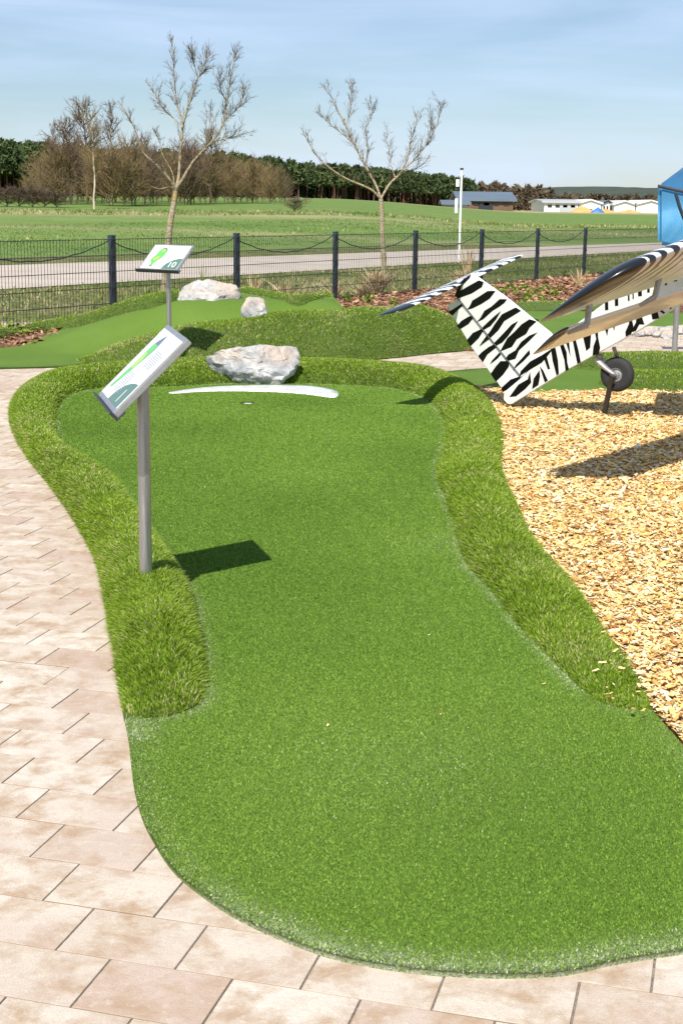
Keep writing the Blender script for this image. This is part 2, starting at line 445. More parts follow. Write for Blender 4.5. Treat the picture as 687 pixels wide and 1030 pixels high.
# verge only up to just past the road
vf = [p + np.array([-3.4, 2.0, 0]) for p in fa]
bpy.data.objects.remove(verge)
P1 = fa[1] * 0 + np.array([-60, -60, 0])
vg = mesh('verge', [(*vf[0][:2], -.008)] + [(*p[:2], -.008) for p in vf[1:5]] + [(vf[4][0] + 45, vf[4][1] - 10, -.008), (70, -50, -.008)], [tuple(range(7))], M_VERGE)
tag(vg, kind='structure')
road = polyroad('road', ne[:6], fa[:6], .006, M_ROAD); tag(road, kind='structure')

# ---- paving: real slabs in running bond with open joints
ang = R(-15.2); ca, sa = math.cos(ang), math.sin(ang)
SL, SW, GAP = .262, .186, .0032
V = []; Fc = []; tn = []
o0 = np.array(at(95.3, 913.4)[:2])
cnt = 0
prg = np.random.default_rng(3)
for r_ in range(-26, 100):
    off = (r_ % 2) * .5 + .04 * math.sin(r_ * 7.1)
    for k in range(-42, 44):
        cx = (k + off) * SL; cy = r_ * SW
        x_ = o0[0] + (cx + SL / 2) * ca - (cy - SW / 2) * sa; y_ = o0[1] + (cx + SL / 2) * sa + (cy - SW / 2) * ca
        if not (-7.5 < x_ < 7.5 and 1.2 < y_ < 18.2): continue
        if x_ > .4 + .15 * y_ and 4.2 < y_ < 10.5: continue
        if abs(x_) > .42 * y_ + 1.2: continue
        h_ = prg.normal(0, .0004); b = len(V)
        for (e, zz) in ((0, -.03), (0, -.002), (.003, 0)):
            for sx, sy in ((0, 0), (1, 0), (1, 1), (0, 1)):
                lx = cx + (GAP / 2 + e * .5 if sx == 0 else SL - GAP / 2 - e * .5); ly = cy - SW + (.001 + e * .5 if sy == 0 else SW - .001 - e * .5)
                V.append((o0[0] + lx * ca - ly * sa, o0[1] + lx * sa + ly * ca, zz + h_))
        Fc += [(b + 8, b + 9, b + 10, b + 11)]
        for lv in (0, 4):
            for j in range(4): Fc.append((b + lv + j, b + lv + (j + 1) % 4, b + lv + 4 + (j + 1) % 4, b + lv + 4 + j))
        tn += [prg.random()] * 12
pav = mesh('paving', V, np.array(Fc), M_PAVER, tint=tn); _d = pav.data.attributes.new('dirt', 'FLOAT', 'POINT'); _d.data.foreach_set('value', np.tile(np.r_[np.ones(8), np.zeros(4)], len(V) // 12).astype(np.float32)); tag(pav, kind='structure')
js = mesh('ground', [(-8, .5, -.0035), (8.5, .5, -.0035), (8.5, 17.2, -.0035), (-8, 18.8, -.0035)], [(0, 1, 2, 3)], M_JOINT); tag(js, kind='structure')

# ---------------------------------------------------------------- putting green outline
inner_px = [(126, 724), (163, 722), (196, 713), (205, 696), (204, 664), (197, 624.5), (188, 592), (171, 567.5), (156, 543), (134, 514.5), (122, 494), (95, 478), (75, 465), (61, 449), (55, 424), (61, 404), (80, 394), (110, 390), (170, 389), (220, 386), (283, 385.5), (341, 387), (390, 390), (420, 397), (436, 407), (447, 423), (448, 445), (442, 463), (441, 481), (449, 501), (459, 532), (470, 566), (498, 598), (525, 632.6), (552, 660), (570, 679), (591, 698.7), (614, 711), (645, 715)]
outer_px = [(125, 724.5), (122, 700), (116, 655), (108, 612), (100, 572), (88, 545), (70, 515), (50, 487), (30, 462), (15, 437), (10.5, 415), (16, 399), (30, 388), (55, 379), (90, 374.5), (130, 371), (180, 369), (250, 368.5), (320, 369), (380, 371), (430, 377), (462, 386), (482, 396), (498, 415), (506, 446), (503.6, 473), (517, 508), (536.6, 547), (575.5, 590), (602.7, 629), (634, 671.5), (655, 713)]
GZ = .012
inner = spline([at(*q_, GZ)[:2] for q_ in inner_px], .04)
outer = spline([at(*q_, GZ)[:2] for q_ in outer_px], .04)
front_px = [(126, 724), (130, 745), (134, 782), (140, 810), (150, 835), (172, 870), (200, 895), (240, 921), (290, 944), (340, 961), (400, 972), (460, 978), (520, 979.5), (570, 976), (610, 967), (645, 961), (687, 955)]
front = spline([at(*q_, GZ)[:2] for q_ in front_px] + [np.array([.95, 2.75]), np.array([1.2, 3.0]), np.array([1.32, 3.3]), at(720, 780, GZ)[:2], at(687, 750, GZ)[:2], at(655, 713, GZ)[:2]], .04)
mid = .5 * (resample(inner, 200) + resample(outer, 200))
green_poly = np.vstack([mid[::-1][::2], front[:]])
# order: mid reversed goes right-end -> left-end, then the front edge from left to right
cup = at(249, 405.5, GZ)
def dustf(X, Y):
    d = dist_line(X, Y, front[:int(len(front) * .97)])
    a = np.exp(-(d / .06) ** 2) * (.25 + .75 * sm((X + .45) / .3) * sm((3.2 - Y) / .5)) * .9
    di = dist_line(X, Y, inner); a = a + np.exp(-(di / .03) ** 2) * 1.1 * vnoise(X, Y, 6, 4)
    for (px_, py_, r_) in ((472, 570, .05), (135, 735, .07), (425, 770, .35), (450, 545, .2)):
        c_ = at(px_, py_, GZ); a = a + np.exp(-((X - c_[0]) ** 2 + (Y - c_[1]) ** 2) / r_ ** 2) * (.7 if r_ < .1 else .10)
    return np.clip(a, 0, 1)
grn = sheet('putting_green', green_poly, .035, lambda X, Y: GZ + 0 * X, M_PILE, hole=(cup[0], cup[1], .054), tintf=dustf, skirt=.012)
tag(grn, kind='structure')
del grn['kind']; tag(grn, kind='structure')

def pile(name, poly, Ymax_full, dens, h, parent=None, hf=None, hole=None, mat=None, seed=1, far=None, wid=.0021, cuts=()):
    rg = np.random.default_rng(seed); poly = np.asarray(poly)[:, :2]
    x0, y0 = poly.min(0); x1, y1 = poly.max(0); n = int((x1 - x0) * (y1 - y0) * dens)
    X = rg.uniform(x0, x1, n); Y = rg.uniform(y0, y1, n)
    keep = rg.random(n) < np.clip((Ymax_full / np.maximum(Y, .1)) ** 2, .0, 1)
    X, Y = X[keep], Y[keep]; k = inpoly(X, Y, poly) & (np.abs(X) < .27 * Y + .3); X, Y = X[k], Y[k]
    if hole is not None: k = np.hypot(X - hole[0], Y - hole[1]) > hole[2]; X, Y = X[k], Y[k]
    for cpoly in cuts: k = ~inpoly(X, Y, cpoly); X, Y = X[k], Y[k]
    n = len(X); sc = np.clip(Y / Ymax_full, 1, 3)
    Z = (hf(X, Y) if hf else GZ) * np.ones(n)
    an = rg.uniform(0, 2 * math.pi, n); w_ = wid * sc * rg.uniform(.6, 1.3, n); hh = h * rg.uniform(.5, 1.25, n)
    la = rg.uniform(0, 2 * math.pi, n); ll = hh * rg.uniform(.2, 1.3, n)
    a = np.c_[X - np.cos(an) * w_, Y - np.sin(an) * w_, Z - .001]; b = np.c_[X + np.cos(an) * w_, Y + np.sin(an) * w_, Z - .001]
    c = np.c_[X + np.cos(la) * ll, Y + np.sin(la) * ll, Z + hh]
    V = np.stack([a, b, c], 1).reshape(-1, 3); Fc = np.arange(3 * n).reshape(-1, 3)
    t = rg.beta(1.8, 2.1, n) * .58 + .20 * vnoise(X, Y, 1.3, 9)
    ds = dustf(X, Y); dd = (rg.random(n) < ds * .34 + .0008); t[dd] = rg.uniform(.8, 1, dd.sum())
    o = mesh(name, V, Fc, mat or M_PILEB, parent, tint=np.repeat(t, 3))
    return o
line_px = [(170, 394.5), (190, 391), (215, 388.5), (245, 387.2), (283, 386.8), (315, 388), (336, 392), (340.5, 396), (338, 399), (330, 399), (312, 396.5), (290, 394.5), (260, 393.2), (230, 392.8), (200, 393.5), (180, 395)]
line = spline([at(*q_, GZ + .006)[:2] for q_ in line_px], .03, True)
pl = pile('short_grass', green_poly, 4.0, 110000, .0045, hole=(cup[0], cup[1], .057), cuts=(line,), seed=5)
tag(pl, 'short green artificial turf pile covering the putting green', 'artificial turf', kind='stuff')
ln = sheet('white_line', line, .05, lambda X, Y: GZ + .005 + 0 * X, M_WHITE, skirt=.005); tag(ln, kind='structure')
# stray bits on the carpet
# golf cup
cp = empty('golf_cup', (cup[0], cup[1], 0), 'white lined golf hole sunk into the putting green in front of the white curved line', 'golf hole')
mb = MB(); N = 40
for (r0, z0, r1, z1) in ((.0585, GZ + .004, .055, GZ + .004), (.0585, GZ + .004, .0585, -.02)):
    V = []; 
    for k in range(N):
        g = 2 * math.pi * k / N; V.append((cup[0] + r0 * math.cos(g), cup[1] + r0 * math.sin(g), z0))
    for k in range(N):
        g = 2 * math.pi * k / N; V.append((cup[0] + r1 * math.cos(g), cup[1] + r1 * math.sin(g), z1))
    mb.add(V, [(k, (k + 1) % N, N + (k + 1) % N, N + k) for k in range(N)])
mb.build('rim', M_TURF, cp)
mb = MB(); V = []
for (r_, z_) in ((.0545, -.012), (.0525, -.012), (.0525, -.1), (0, -.1)):
    for k in range(N):
        g = 2 * math.pi * k / N; V.append((cup[0] + r_ * math.cos(g), cup[1] + r_ * math.sin(g), z_ + .018))
Fc = []
for lv in range(3):
    for k in range(N): Fc.append((lv * N + k, lv * N + (k + 1) % N, (lv + 1) * N + (k + 1) % N, (lv + 1) * N + k))
mb.add(V, Fc); mb.build('liner', M_LINER, cp)

# ---------------------------------------------------------------- turf banks
def bank(name, A, B, hfun, label, group, base=None, dens=9000, h=.0155, wid=.0019, seed=1, M_=15, tan=.06, prof=.62, ref=4.5, lim=.27, cutend=0):
    """A, B: the two long edges (world xy); a rounded ridge between them, covered with long blades"""
    rg = np.random.default_rng(seed)
    L_ = np.linalg.norm(np.diff(A, axis=0), axis=1).sum(); n = max(24, int(L_ / .07))
    A = resample(np.asarray(A)[:, :2], n); B = resample(np.asarray(B)[:, :2], n)
    base = base or (lambda X, Y: 0 * X)
    vv = np.linspace(0, 1, M_); s = np.linspace(0, 1, n)
    P = A[:, None] * (1 - vv[None, :, None]) + B[:, None] * vv[None, :, None]
    hs = np.array([hfun(t_) for t_ in s])
    def Zf(sv, v_, X, Y):
        hh = np.interp(sv, s, hs); lump = 1 + .16 * (vnoise(X, Y, 2.2, seed) - .5)
        return base(X, Y) + hh * lump * np.sin(np.pi * np.clip(v_, 0, 1)) ** prof + GZ - .004
    SV, VV = np.meshgrid(s, vv, indexing='ij')
    Z = Zf(SV.ravel(), VV.ravel(), P[..., 0].ravel(), P[..., 1].ravel())
    G = np.c_[P.reshape(-1, 2), Z]
    Fc = [(i * M_ + j, i * M_ + j + 1, (i + 1) * M_ + j + 1, (i + 1) * M_ + j) for i in range(n - 1) for j in range(M_ - 1)]
    Fc = np.array(Fc); a, b, c = G[Fc[:, 0]], G[Fc[:, 1]], G[Fc[:, 2]]
    if np.median(np.cross(b - a, c - a)[:, 2]) < 0: Fc = Fc[:, ::-1]
    # ---- blades
    Q = G.reshape(n, M_, 3)
    e1 = Q[1:, :-1] - Q[:-1, :-1]; e2 = Q[:-1, 1:] - Q[:-1, :-1]; nr = np.cross(e1, e2); ar = np.linalg.norm(nr, axis=2)
    yc = Q[:-1, :-1, 1]; pr = ar * dens * np.clip((ref / np.maximum(yc, .5)) ** 1.6, 0, 1)
    cntc = rg.poisson(pr.ravel()); idx = np.repeat(np.arange(pr.size), cntc)
    i_, j_ = np.unravel_index(idx, pr.shape); N_ = len(idx)
    fu, fv = rg.random(N_), rg.random(N_)
    p00, p10, p01, p11 = Q[i_, j_], Q[i_ + 1, j_], Q[i_, j_ + 1], Q[i_ + 1, j_ + 1]
    Pp = (p00 * (1 - fu)[:, None] + p10 * fu[:, None]) * (1 - fv)[:, None] + (p01 * (1 - fu)[:, None] + p11 * fu[:, None]) * fv[:, None]
    nn = np.cross(p10 - p00, p01 - p00); nn /= (np.linalg.norm(nn, axis=1)[:, None] + 1e-9); nn[nn[:, 2] < 0] *= -1
    k = np.abs(Pp[:, 0]) < lim * Pp[:, 1] + .4; Pp, nn = Pp[k], nn[k]; N_ = len(Pp)
    sc = np.clip(Pp[:, 1] / ref, 1, 4)
    hh = h * rg.uniform(.55, 1.2, N_) * (1 + .25 * (vnoise(Pp[:, 0], Pp[:, 1], 5, 3) - .5)); w_ = wid * sc ** .85 * rg.uniform(.7, 1.2, N_)
    # nap: tufts share a direction, laid roughly downhill
    ta = 2 * math.pi * vnoise(Pp[:, 0], Pp[:, 1], 22, 11) + rg.normal(0, 1.6, N_)
    lean = np.c_[np.cos(ta), np.sin(ta), 0 * ta] * rg.uniform(.25, 1.0, N_)[:, None] + nn * np.array([1.0, 1.0, 0]) * .6
    up_ = nn * .8 + np.array([0, 0, .35])
    tip = Pp + (up_ + lean * .9) * hh[:, None]; midp = Pp + (up_ * .62 + lean * .28) * hh[:, None]
    an = rg.uniform(0, math.pi, N_); sd_ = np.c_[np.cos(an), np.sin(an), 0 * an] * w_[:, None]
    V = np.stack([Pp - sd_, Pp + sd_, midp - sd_ * .8, midp + sd_ * .8, tip], 1).reshape(-1, 3)
    o5 = np.arange(N_)[:, None] * 5
    T = np.concatenate([o5 + np.array([0, 1, 3]), o5 + np.array([0, 3, 2]), o5 + np.array([2, 3, 4])])
    t = rg.beta(2.2, 2.2, N_) * .62 + .14 * vnoise(Pp[:, 0], Pp[:, 1], 3, 6)
    tm = rg.random(N_) < tan * (.3 + 2.4 * vnoise(Pp[:, 0], Pp[:, 1], 3.3, 8) ** 2)
    t[tm] = rg.uniform(.8, 1, tm.sum()); hh_ = None
    b0 = len(G); tris = np.concatenate([Fc[:, [0, 1, 2]], Fc[:, [0, 2, 3]], T + b0])
    mi = np.r_[np.zeros(2 * len(Fc)), np.ones(len(T))]
    o = mesh(name, np.vstack([G, V]), tris, [M_TURF, M_TURFB], midx=mi, tint=np.r_[np.full(b0, .3), np.repeat(t, 5)])
    tag(o, label, 'turf bank', group)
    return o, G
TB = 'long turf banks edging the mini golf lanes'
def hmain(t):
    e = min(sm(t / .05), sm((1 - t) / .16))
    return .125 * (e ** .7) * (1 + .12 * math.sin(t * 15))
bank('turf_bank', outer, inner, hmain, 'long horseshoe bank of green artificial grass wrapping round the large putting green', TB, dens=62000, tan=.09, seed=2, M_=17)

# raised back lane (hill)
def hill(X, Y):
    X = np.asarray(X, float); Y = np.asarray(Y, float)
    return .50 * sm((X + 3.7) / 2.2) * (1 - .75 * sm((X + .2) / 2.6)) * sm((Y - 14.1) / 1.3)
lane_lo = [hit(*q_, hill)[:2] for q_ in [(-25, 372), (0, 371.5), (60, 370), (84, 367)]] + [np.array(p) for p in ((-2.42, 13.9), (-2.2, 14.2), (-1.8, 14.4), (-1.2, 14.6), (-.5, 14.9), (.2, 15.1), (.7, 15.3))]
lane_hi = [hit(*q_, hill)[:2] for q_ in [(352, 313), (335, 312), (300, 305.5), (262, 298.5), (235, 294.5), (196, 298.5), (150, 311), (100, 323), (50, 334), (0, 346), (-25, 351)]]
l2 = sheet('golf_lane', lane_lo + lane_hi, .12, lambda X, Y: hill(X, Y) + GZ, M_PILE, skirt=.3); tag(l2, kind='structure')
def edge(px, hf, dy=0, step=.1):
    return spline([hit(x_, y_, hf)[:2] + np.array([0, dy]) for x_, y_ in px], step)
ta_ = lambda a=.1: (lambda t: a * min(sm(t / .12), sm((1 - t) / .12)) ** .7)
e6 = [(-25, 351), (0, 346), (50, 335), (100, 324), (150, 312), (196, 300)]
A6 = edge(e6, hill); B6 = A6 + np.array([-.05, .55])
bank('turf_bank', A6, B6, ta_(.13), 'narrow turf bank climbing from the left edge towards the flat grey boulder by the fence', TB, base=hill, dens=20000, tan=.16, seed=3, M_=9, ref=7, lim=.3)
e7 = [(236, 294), (262, 299), (300, 306.5), (335, 313)]
A7 = edge(e7, hill); B7 = A7 + np.array([.0, .4])
bank('turf_bank', A7, B7, ta_(.06), 'low thin turf bank sloping down right behind the small upright boulder', TB, base=hill, dens=20000, tan=.16, seed=4, M_=7, ref=7, lim=.3)
zf = lambda X, Y: 0 * np.asarray(X, float)
A8 = spline([np.array(p) for p in ((-2.52, 13.62), (-2.0, 13.5), (-1.3, 13.55), (-.4, 13.95), (.1, 14.15), (.5, 14.45), (.98, 15.0), (1.42, 15.4))], .1)
B8 = resample(spline([np.array(p) for p in ((-2.6, 13.8), (-2.1, 14.9), (-1.3, 15.5), (-.4, 16.0), (.2, 16.2), (.9, 16.5), (1.5, 16.6), (1.8, 16.0))], .1), len(A8))
_mx = [0, .1, .28, .48, .64, .78, .9, 1]; _mh = [0, .13, .30, .42, .46, .43, .28, 0]
bank('turf_bank', A8, B8, lambda t: float(np.interp(t, _mx, _mh)), 'broad high turf mound stretching behind the pale boulder, under the striped tailplane', TB, dens=20000, tan=.2, seed=6, M_=19, ref=7, h=.02, prof=.8)  # tan share: dry thatch, plus extra pale blades as painted sun glints
# right hand lanes
l3 = sheet('golf_lane', spline([at(*q_, GZ)[:2] for q_ in ((445, 376), (463, 372), (497, 370), (580, 369), (640, 368), (720, 366), (760, 398), (700, 402), (600, 400), (523, 400), (480, 394))], .1, True), .2, lambda X, Y: GZ + 0 * X, M_PILE, skirt=.012); tag(l3, kind='structure')
l4 = sheet('golf_lane', spline([at(*q_, GZ)[:2] for q_ in ((455, 340), (475, 322), (500, 314), (560, 312), (640, 314), (720, 317), (720, 332), (640, 335), (600, 341), (540, 345), (480, 347))], .2, True), .3, lambda X, Y: GZ + 0 * X, M_PILE, skirt=.012); tag(l4, kind='structure')
A9 = edge([(576, 372.5), (610, 374), (650, 375.5), (720, 377)], zf); B9 = edge([(576, 370.5), (600, 366), (640, 364), (720, 364)], zf)
bank('turf_bank', A9, B9, ta_(.13), 'turf bank running out of frame right, just behind the tail wheel', TB, dens=20000, tan=.16, seed=8, M_=9, ref=6)
A10 = edge([(602, 388), (625, 394), (650, 397), (720, 399)], zf); B10 = edge([(602, 386), (625, 383.5), (650, 383), (720, 383)], zf)
bank('turf_bank', A10, B10, ta_(.13), 'turf bank nearest the wood chips at the right edge, beside the tail wheel', TB, dens=20000, tan=.16, seed=9, M_=9, ref=6)
A11 = edge([(470, 320), (520, 314), (580, 312.5), (650, 314)], zf, step=.3); B11 = edge([(470, 312), (520, 308.5), (580, 308), (650, 310)], zf, step=.3)
bank('turf_bank', A11, B11, ta_(.10), 'far thin strip of turf bank between the brown mulch and the pale lane', TB, dens=5000, tan=.1, seed=10, M_=7, ref=7)

# ---------------------------------------------------------------- wood chips
chip_poly = np.vstack([resample(outer, 200)[118:], [at(687, 750)[:2], at(720, 782)[:2], np.array([1.5, 3.3]), np.array([2.6, 4.6]), np.array([3.9, 7.5]), np.array([4.6, 12.2])], [at(x_, y_)[:2] for x_, y_ in ((700, 397), (640, 396), (580, 397), (523, 397), (497, 393), (470, 388.5))]])
def chipz(X, Y): return .008 + .02 * vnoise(X, Y, 2.5, 21)
cb = sheet('chip_ground', chip_poly, .08, chipz, M_CHIPBED, skirt=.02); tag(cb, kind='structure')
def flakes(name, poly, n, lr, hf, mat, seed, zspread=.02, xlim=.27, bright=(0, 1), wr=(.25, .5), ref=6.):
    rg = np.random.default_rng(seed); poly = np.asarray(poly)[:, :2]; x0, y0 = poly.min(0); x1, y1 = poly.max(0)
    X = rg.uniform(x0, x1, n); Y = rg.uniform(y0, y1, n); k = inpoly(X, Y, poly) & (X < xlim * Y + .25) & (X > -xlim * Y - .25)
    k &= rg.random(n) < np.clip((ref / Y) ** 1.2, 0, 1); X, Y = X[k], Y[k]; n = len(X)
    big = rg.random(n) ** 2.2; L_ = (lr[0] + (lr[1] - lr[0]) * big) * np.clip(Y / ref, 1, 2) ** .5; W_ = L_ * rg.uniform(*wr, n) ; T_ = np.minimum(W_ * rg.uniform(.12, .35, n), .004)
    Z = hf(X, Y) + rg.random(n) ** 1.6 * zspread + .002
    yaw = rg.uniform(0, 2 * math.pi, n); pit = rg.normal(0, .28, n); rol = rg.normal(0, .35, n)
    cy, sy, cp_, sp, cr, sr = np.cos(yaw), np.sin(yaw), np.cos(pit), np.sin(pit), np.cos(rol), np.sin(rol)
    ax = np.c_[cy * cp_, sy * cp_, sp]; ay = np.c_[-sy * cr - cy * sp * sr, cy * cr - sy * sp * sr, cp_ * sr]; az = np.cross(ax, ay)
    V = []
    for q_ in range(8):
        sx = (1 if q_ & 1 else -1) * L_ / 2 * rg.uniform(.65, 1.1, n); s_y = (1 if q_ & 2 else -1) * W_ / 2 * rg.uniform(.5, 1.15, n); sz = (1 if q_ & 4 else -1) * T_ / 2
        V.append(np.c_[X, Y, Z] + ax * sx[:, None] + ay * s_y[:, None] + az * sz[:, None])
    V = np.stack(V, 1).reshape(-1, 3); o8 = np.arange(n)[:, None] * 8
    Fc = np.concatenate([o8 + np.array(f) for f in ((0, 2, 3, 1), (4, 5, 7, 6), (0, 1, 5, 4), (2, 6, 7, 3), (0, 4, 6, 2), (1, 3, 7, 5))])
    t = bright[0] + (bright[1] - bright[0]) * np.clip(rg.beta(4.2, 1.7, n) , 0, 1); dk = rg.random(n) < .07; t[dk] *= .2
    return mesh(name, V, Fc, mat, tint=np.repeat(t, 8))
ch = flakes('wood_chips', chip_poly, 270000, (.008, .042), chipz, M_CHIP, 31, .022)
tag(ch, 'loose pale golden wood chips spread beside the putting green', 'wood chips', kind='stuff')

litter_poly = np.vstack([outer[int(len(outer) * .62):], at(687, 745)[:2][None], at(640, 745)[:2][None], resample(outer, 100)[62:][::-1] + np.array([-.16, -.02])])
lt = flakes('stray_chips', litter_poly, 900, (.008, .03), lambda X, Y: GZ + .02 + 0 * X, M_CHIP, 44, .02); tag(lt, 'stray wood chips spilled over the edge of the turf bank', 'wood chips', kind='stuff')
lt = flakes('leaf_litter', green_poly, 160, (.004, .012), lambda X, Y: GZ + .005 + 0 * X, M_CHIP, 45, .001); tag(lt, 'tiny dry leaves and bits lying on the putting green', 'litter', kind='stuff')
# ---------------------------------------------------------------- fence line
FA = np.array([-2.953, 18.336]); FB = np.array([5.442, 32.883])
fd = (FB - FA) / 6; FS = np.linalg.norm(fd); fdu = fd / FS; fn = np.array([fdu[1], -fdu[0]])
def fpos(k, z=0): return np.array([*(FA + fd * k), z])
# mulch bed along the fence
mul_poly = [(FA + fd * -2.2 + np.array([-.2, .2])), (FA + fd * 9), (FA + fd * 9 + fn * 5), at(720, 316)[:2], at(640, 311)[:2], at(520, 311)[:2], at(470, 318)[:2], np.array([1.9, 15.2]), np.array([-1, 15.7]), np.array([-2.4, 15.9]), at(60, 350)[:2] * np.array([1, 1.0]), at(-30, 352)[:2]]
MZ = lambda X, Y: .02 + .03 * vnoise(X, Y, 1.2, 33)
mbd = sheet('mulch_ground', mul_poly, .5, MZ, M_BARKBED, skirt=.05); tag(mbd, kind='structure')
mu = flakes('bark_mulch', mul_poly, 110000, (.04, .12), MZ, M_BARK, 32, .04, .3, ref=20, wr=(.3, .6)); tag(mu, 'brown bark mulch strewn along the foot of the fence', 'mulch', kind='stuff')

# ---- fence posts and mesh panels
FH = 1.03
def fgz(k): return .045
fence = empty('fence', (FA[0], FA[1], 0), 'dark wire mesh fence with steel posts and a sagging cable, running across behind the mulch', 'fence')
AXF = [[fdu[0], fdu[1], 0], [fn[0], fn[1], 0], [0, 0, 1]]
for k in range(-1, 7):
    p = fpos(k)
    mb = MB(); mb.box((p[0], p[1], .53), (.04, .03, .56), AXF); o = mb.build('post', M_POST, fence, bevel=.004)
    mb = MB(); mb.box((p[0], p[1], 1.1), (.044, .034, .012), AXF); mb.build('post_cap', M_POST, o, bevel=.003)
    for zz in (.2, .6, 1.0):
        mb = MB(); mb.box((p[0] + fn[0] * .035, p[1] + fn[1] * .035, zz), (.022, .006, .02), AXF); mb.build('clamp', M_WIRE, o)
for k in range(-1, 8):
    a = fpos(k); b = fpos(k + 1)
    off = np.array([*fn, 0]) * .042
    mb = MB()
    for i in range(50):
        p = a + (b - a) * ((i + .5) / 50) + off; mb.tube([p + [0, 0, .05], p + [0, 0, 1.07]], .0032, 4, False)
    for i in range(6):
        z_ = .06 + .2 * i
        for s_ in (-1, 1): mb.tube([a + off + [*(fn * .007 * s_), z_], b + off + [*(fn * .007 * s_), z_]], .0042, 4, False)
    mb.build('mesh_panel', M_WIRE, fence)
    if k > 5: continue
    cb_ = MB(); pts = []
    for i in range(25):
        t_ = i / 24; pts.append(a * (1 - t_) + b * t_ + [*(-fn * .045), 1.045 - .23 * 4 * t_ * (1 - t_) + .006 * math.sin(i * 1.9 + k)])
    cb_.tube(pts, .0085, 5); cb_.build('cable', M_CABLE, fence)

# ---- white marker post beyond the fence
pp = at(461.5, 264); o = empty('marker_post', pp, 'slim white post with a small white plate, standing behind the fence by the path', 'marker post')
top = atd(461.5, 170, pp[1]); mb = MB(); mb.tube([pp, [pp[0], pp[1], top[2]]], .032, 10); mb.build('pole', M_WHITE, o)
mb = MB(); c = atd(458.6, 207, pp[1]); mb.box((c[0], pp[1] - .06, c[2]), (.04, .012, .20)); mb.build('plate', M_WHITE, o, bevel=.004); mb = MB(); c2 = atd(458.8, 197, pp[1]); mb.box((c2[0] + .02, pp[1] - .06, c2[2] + .35), (.045, .012, .10)); mb.build('plate', M_WHITE, o, bevel=.004)
mb = MB(); mb.tube([[pp[0], pp[1], top[2] - .02], [pp[0], pp[1], top[2] + .03]], .05, 10); mb.build('cap', M_DARK, o)

# ================================================================= ROCKS
def rock(name, c, size, seed, label, rotz=0, cuts=16, flat=.0, sub=5, amp=.08, peak=None):
    import bmesh
    rg = np.random.default_rng(seed); bm = bmesh.new(); bmesh.ops.create_icosphere(bm, subdivisions=sub, radius=1)
    V = np.array([v.co[:] for v in bm.verts])
    for i in range(cuts):
        n_ = rg.normal(size=3); n_[2] *= .8; n_ /= np.linalg.norm(n_); d = rg.uniform(.62, .86)
        e = V @ n_ - d; k = e > 0; V[k] -= np.outer(e[k], n_)
    e = V[:, 2] - (.75 - flat); k = e > 0; V[k, 2] -= e[k] * .8
    for v_, p in zip(bm.verts, V):
        q_ = Vector(p); f_ = mnoise.fractal(q_ * 1.7 + Vector((seed, 0, 0)), 1.0, 2.0, 5) * amp + mnoise.fractal(q_ * 6 + Vector((0, seed, 0)), 1, 2, 4) * amp * .35
        p2 = q_ * (1 + f_)
        if peak: p2.z *= 1 + peak * p2.x
        v_.co = Vector((p2.x * size[0], p2.y * size[1], p2.z * size[2]))
    zz = np.array([v.co.z for v in bm.verts]); zn = (zz - zz.min()) / (zz.max() - zz.min())
    Rm = Matrix.Rotation(rotz, 4, 'Z')
    for v_ in bm.verts: v_.co = Rm @ v_.co
    me = bpy.data.meshes.new(name); bm.to_mesh(me); bm.free()
    o = link(name, me, M_ROCK); o.location = c; me.shade_smooth(); me.set_sharp_from_angle(angle=R(28))
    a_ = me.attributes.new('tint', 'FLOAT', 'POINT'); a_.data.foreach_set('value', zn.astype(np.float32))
    return tag(o, label, 'boulder')
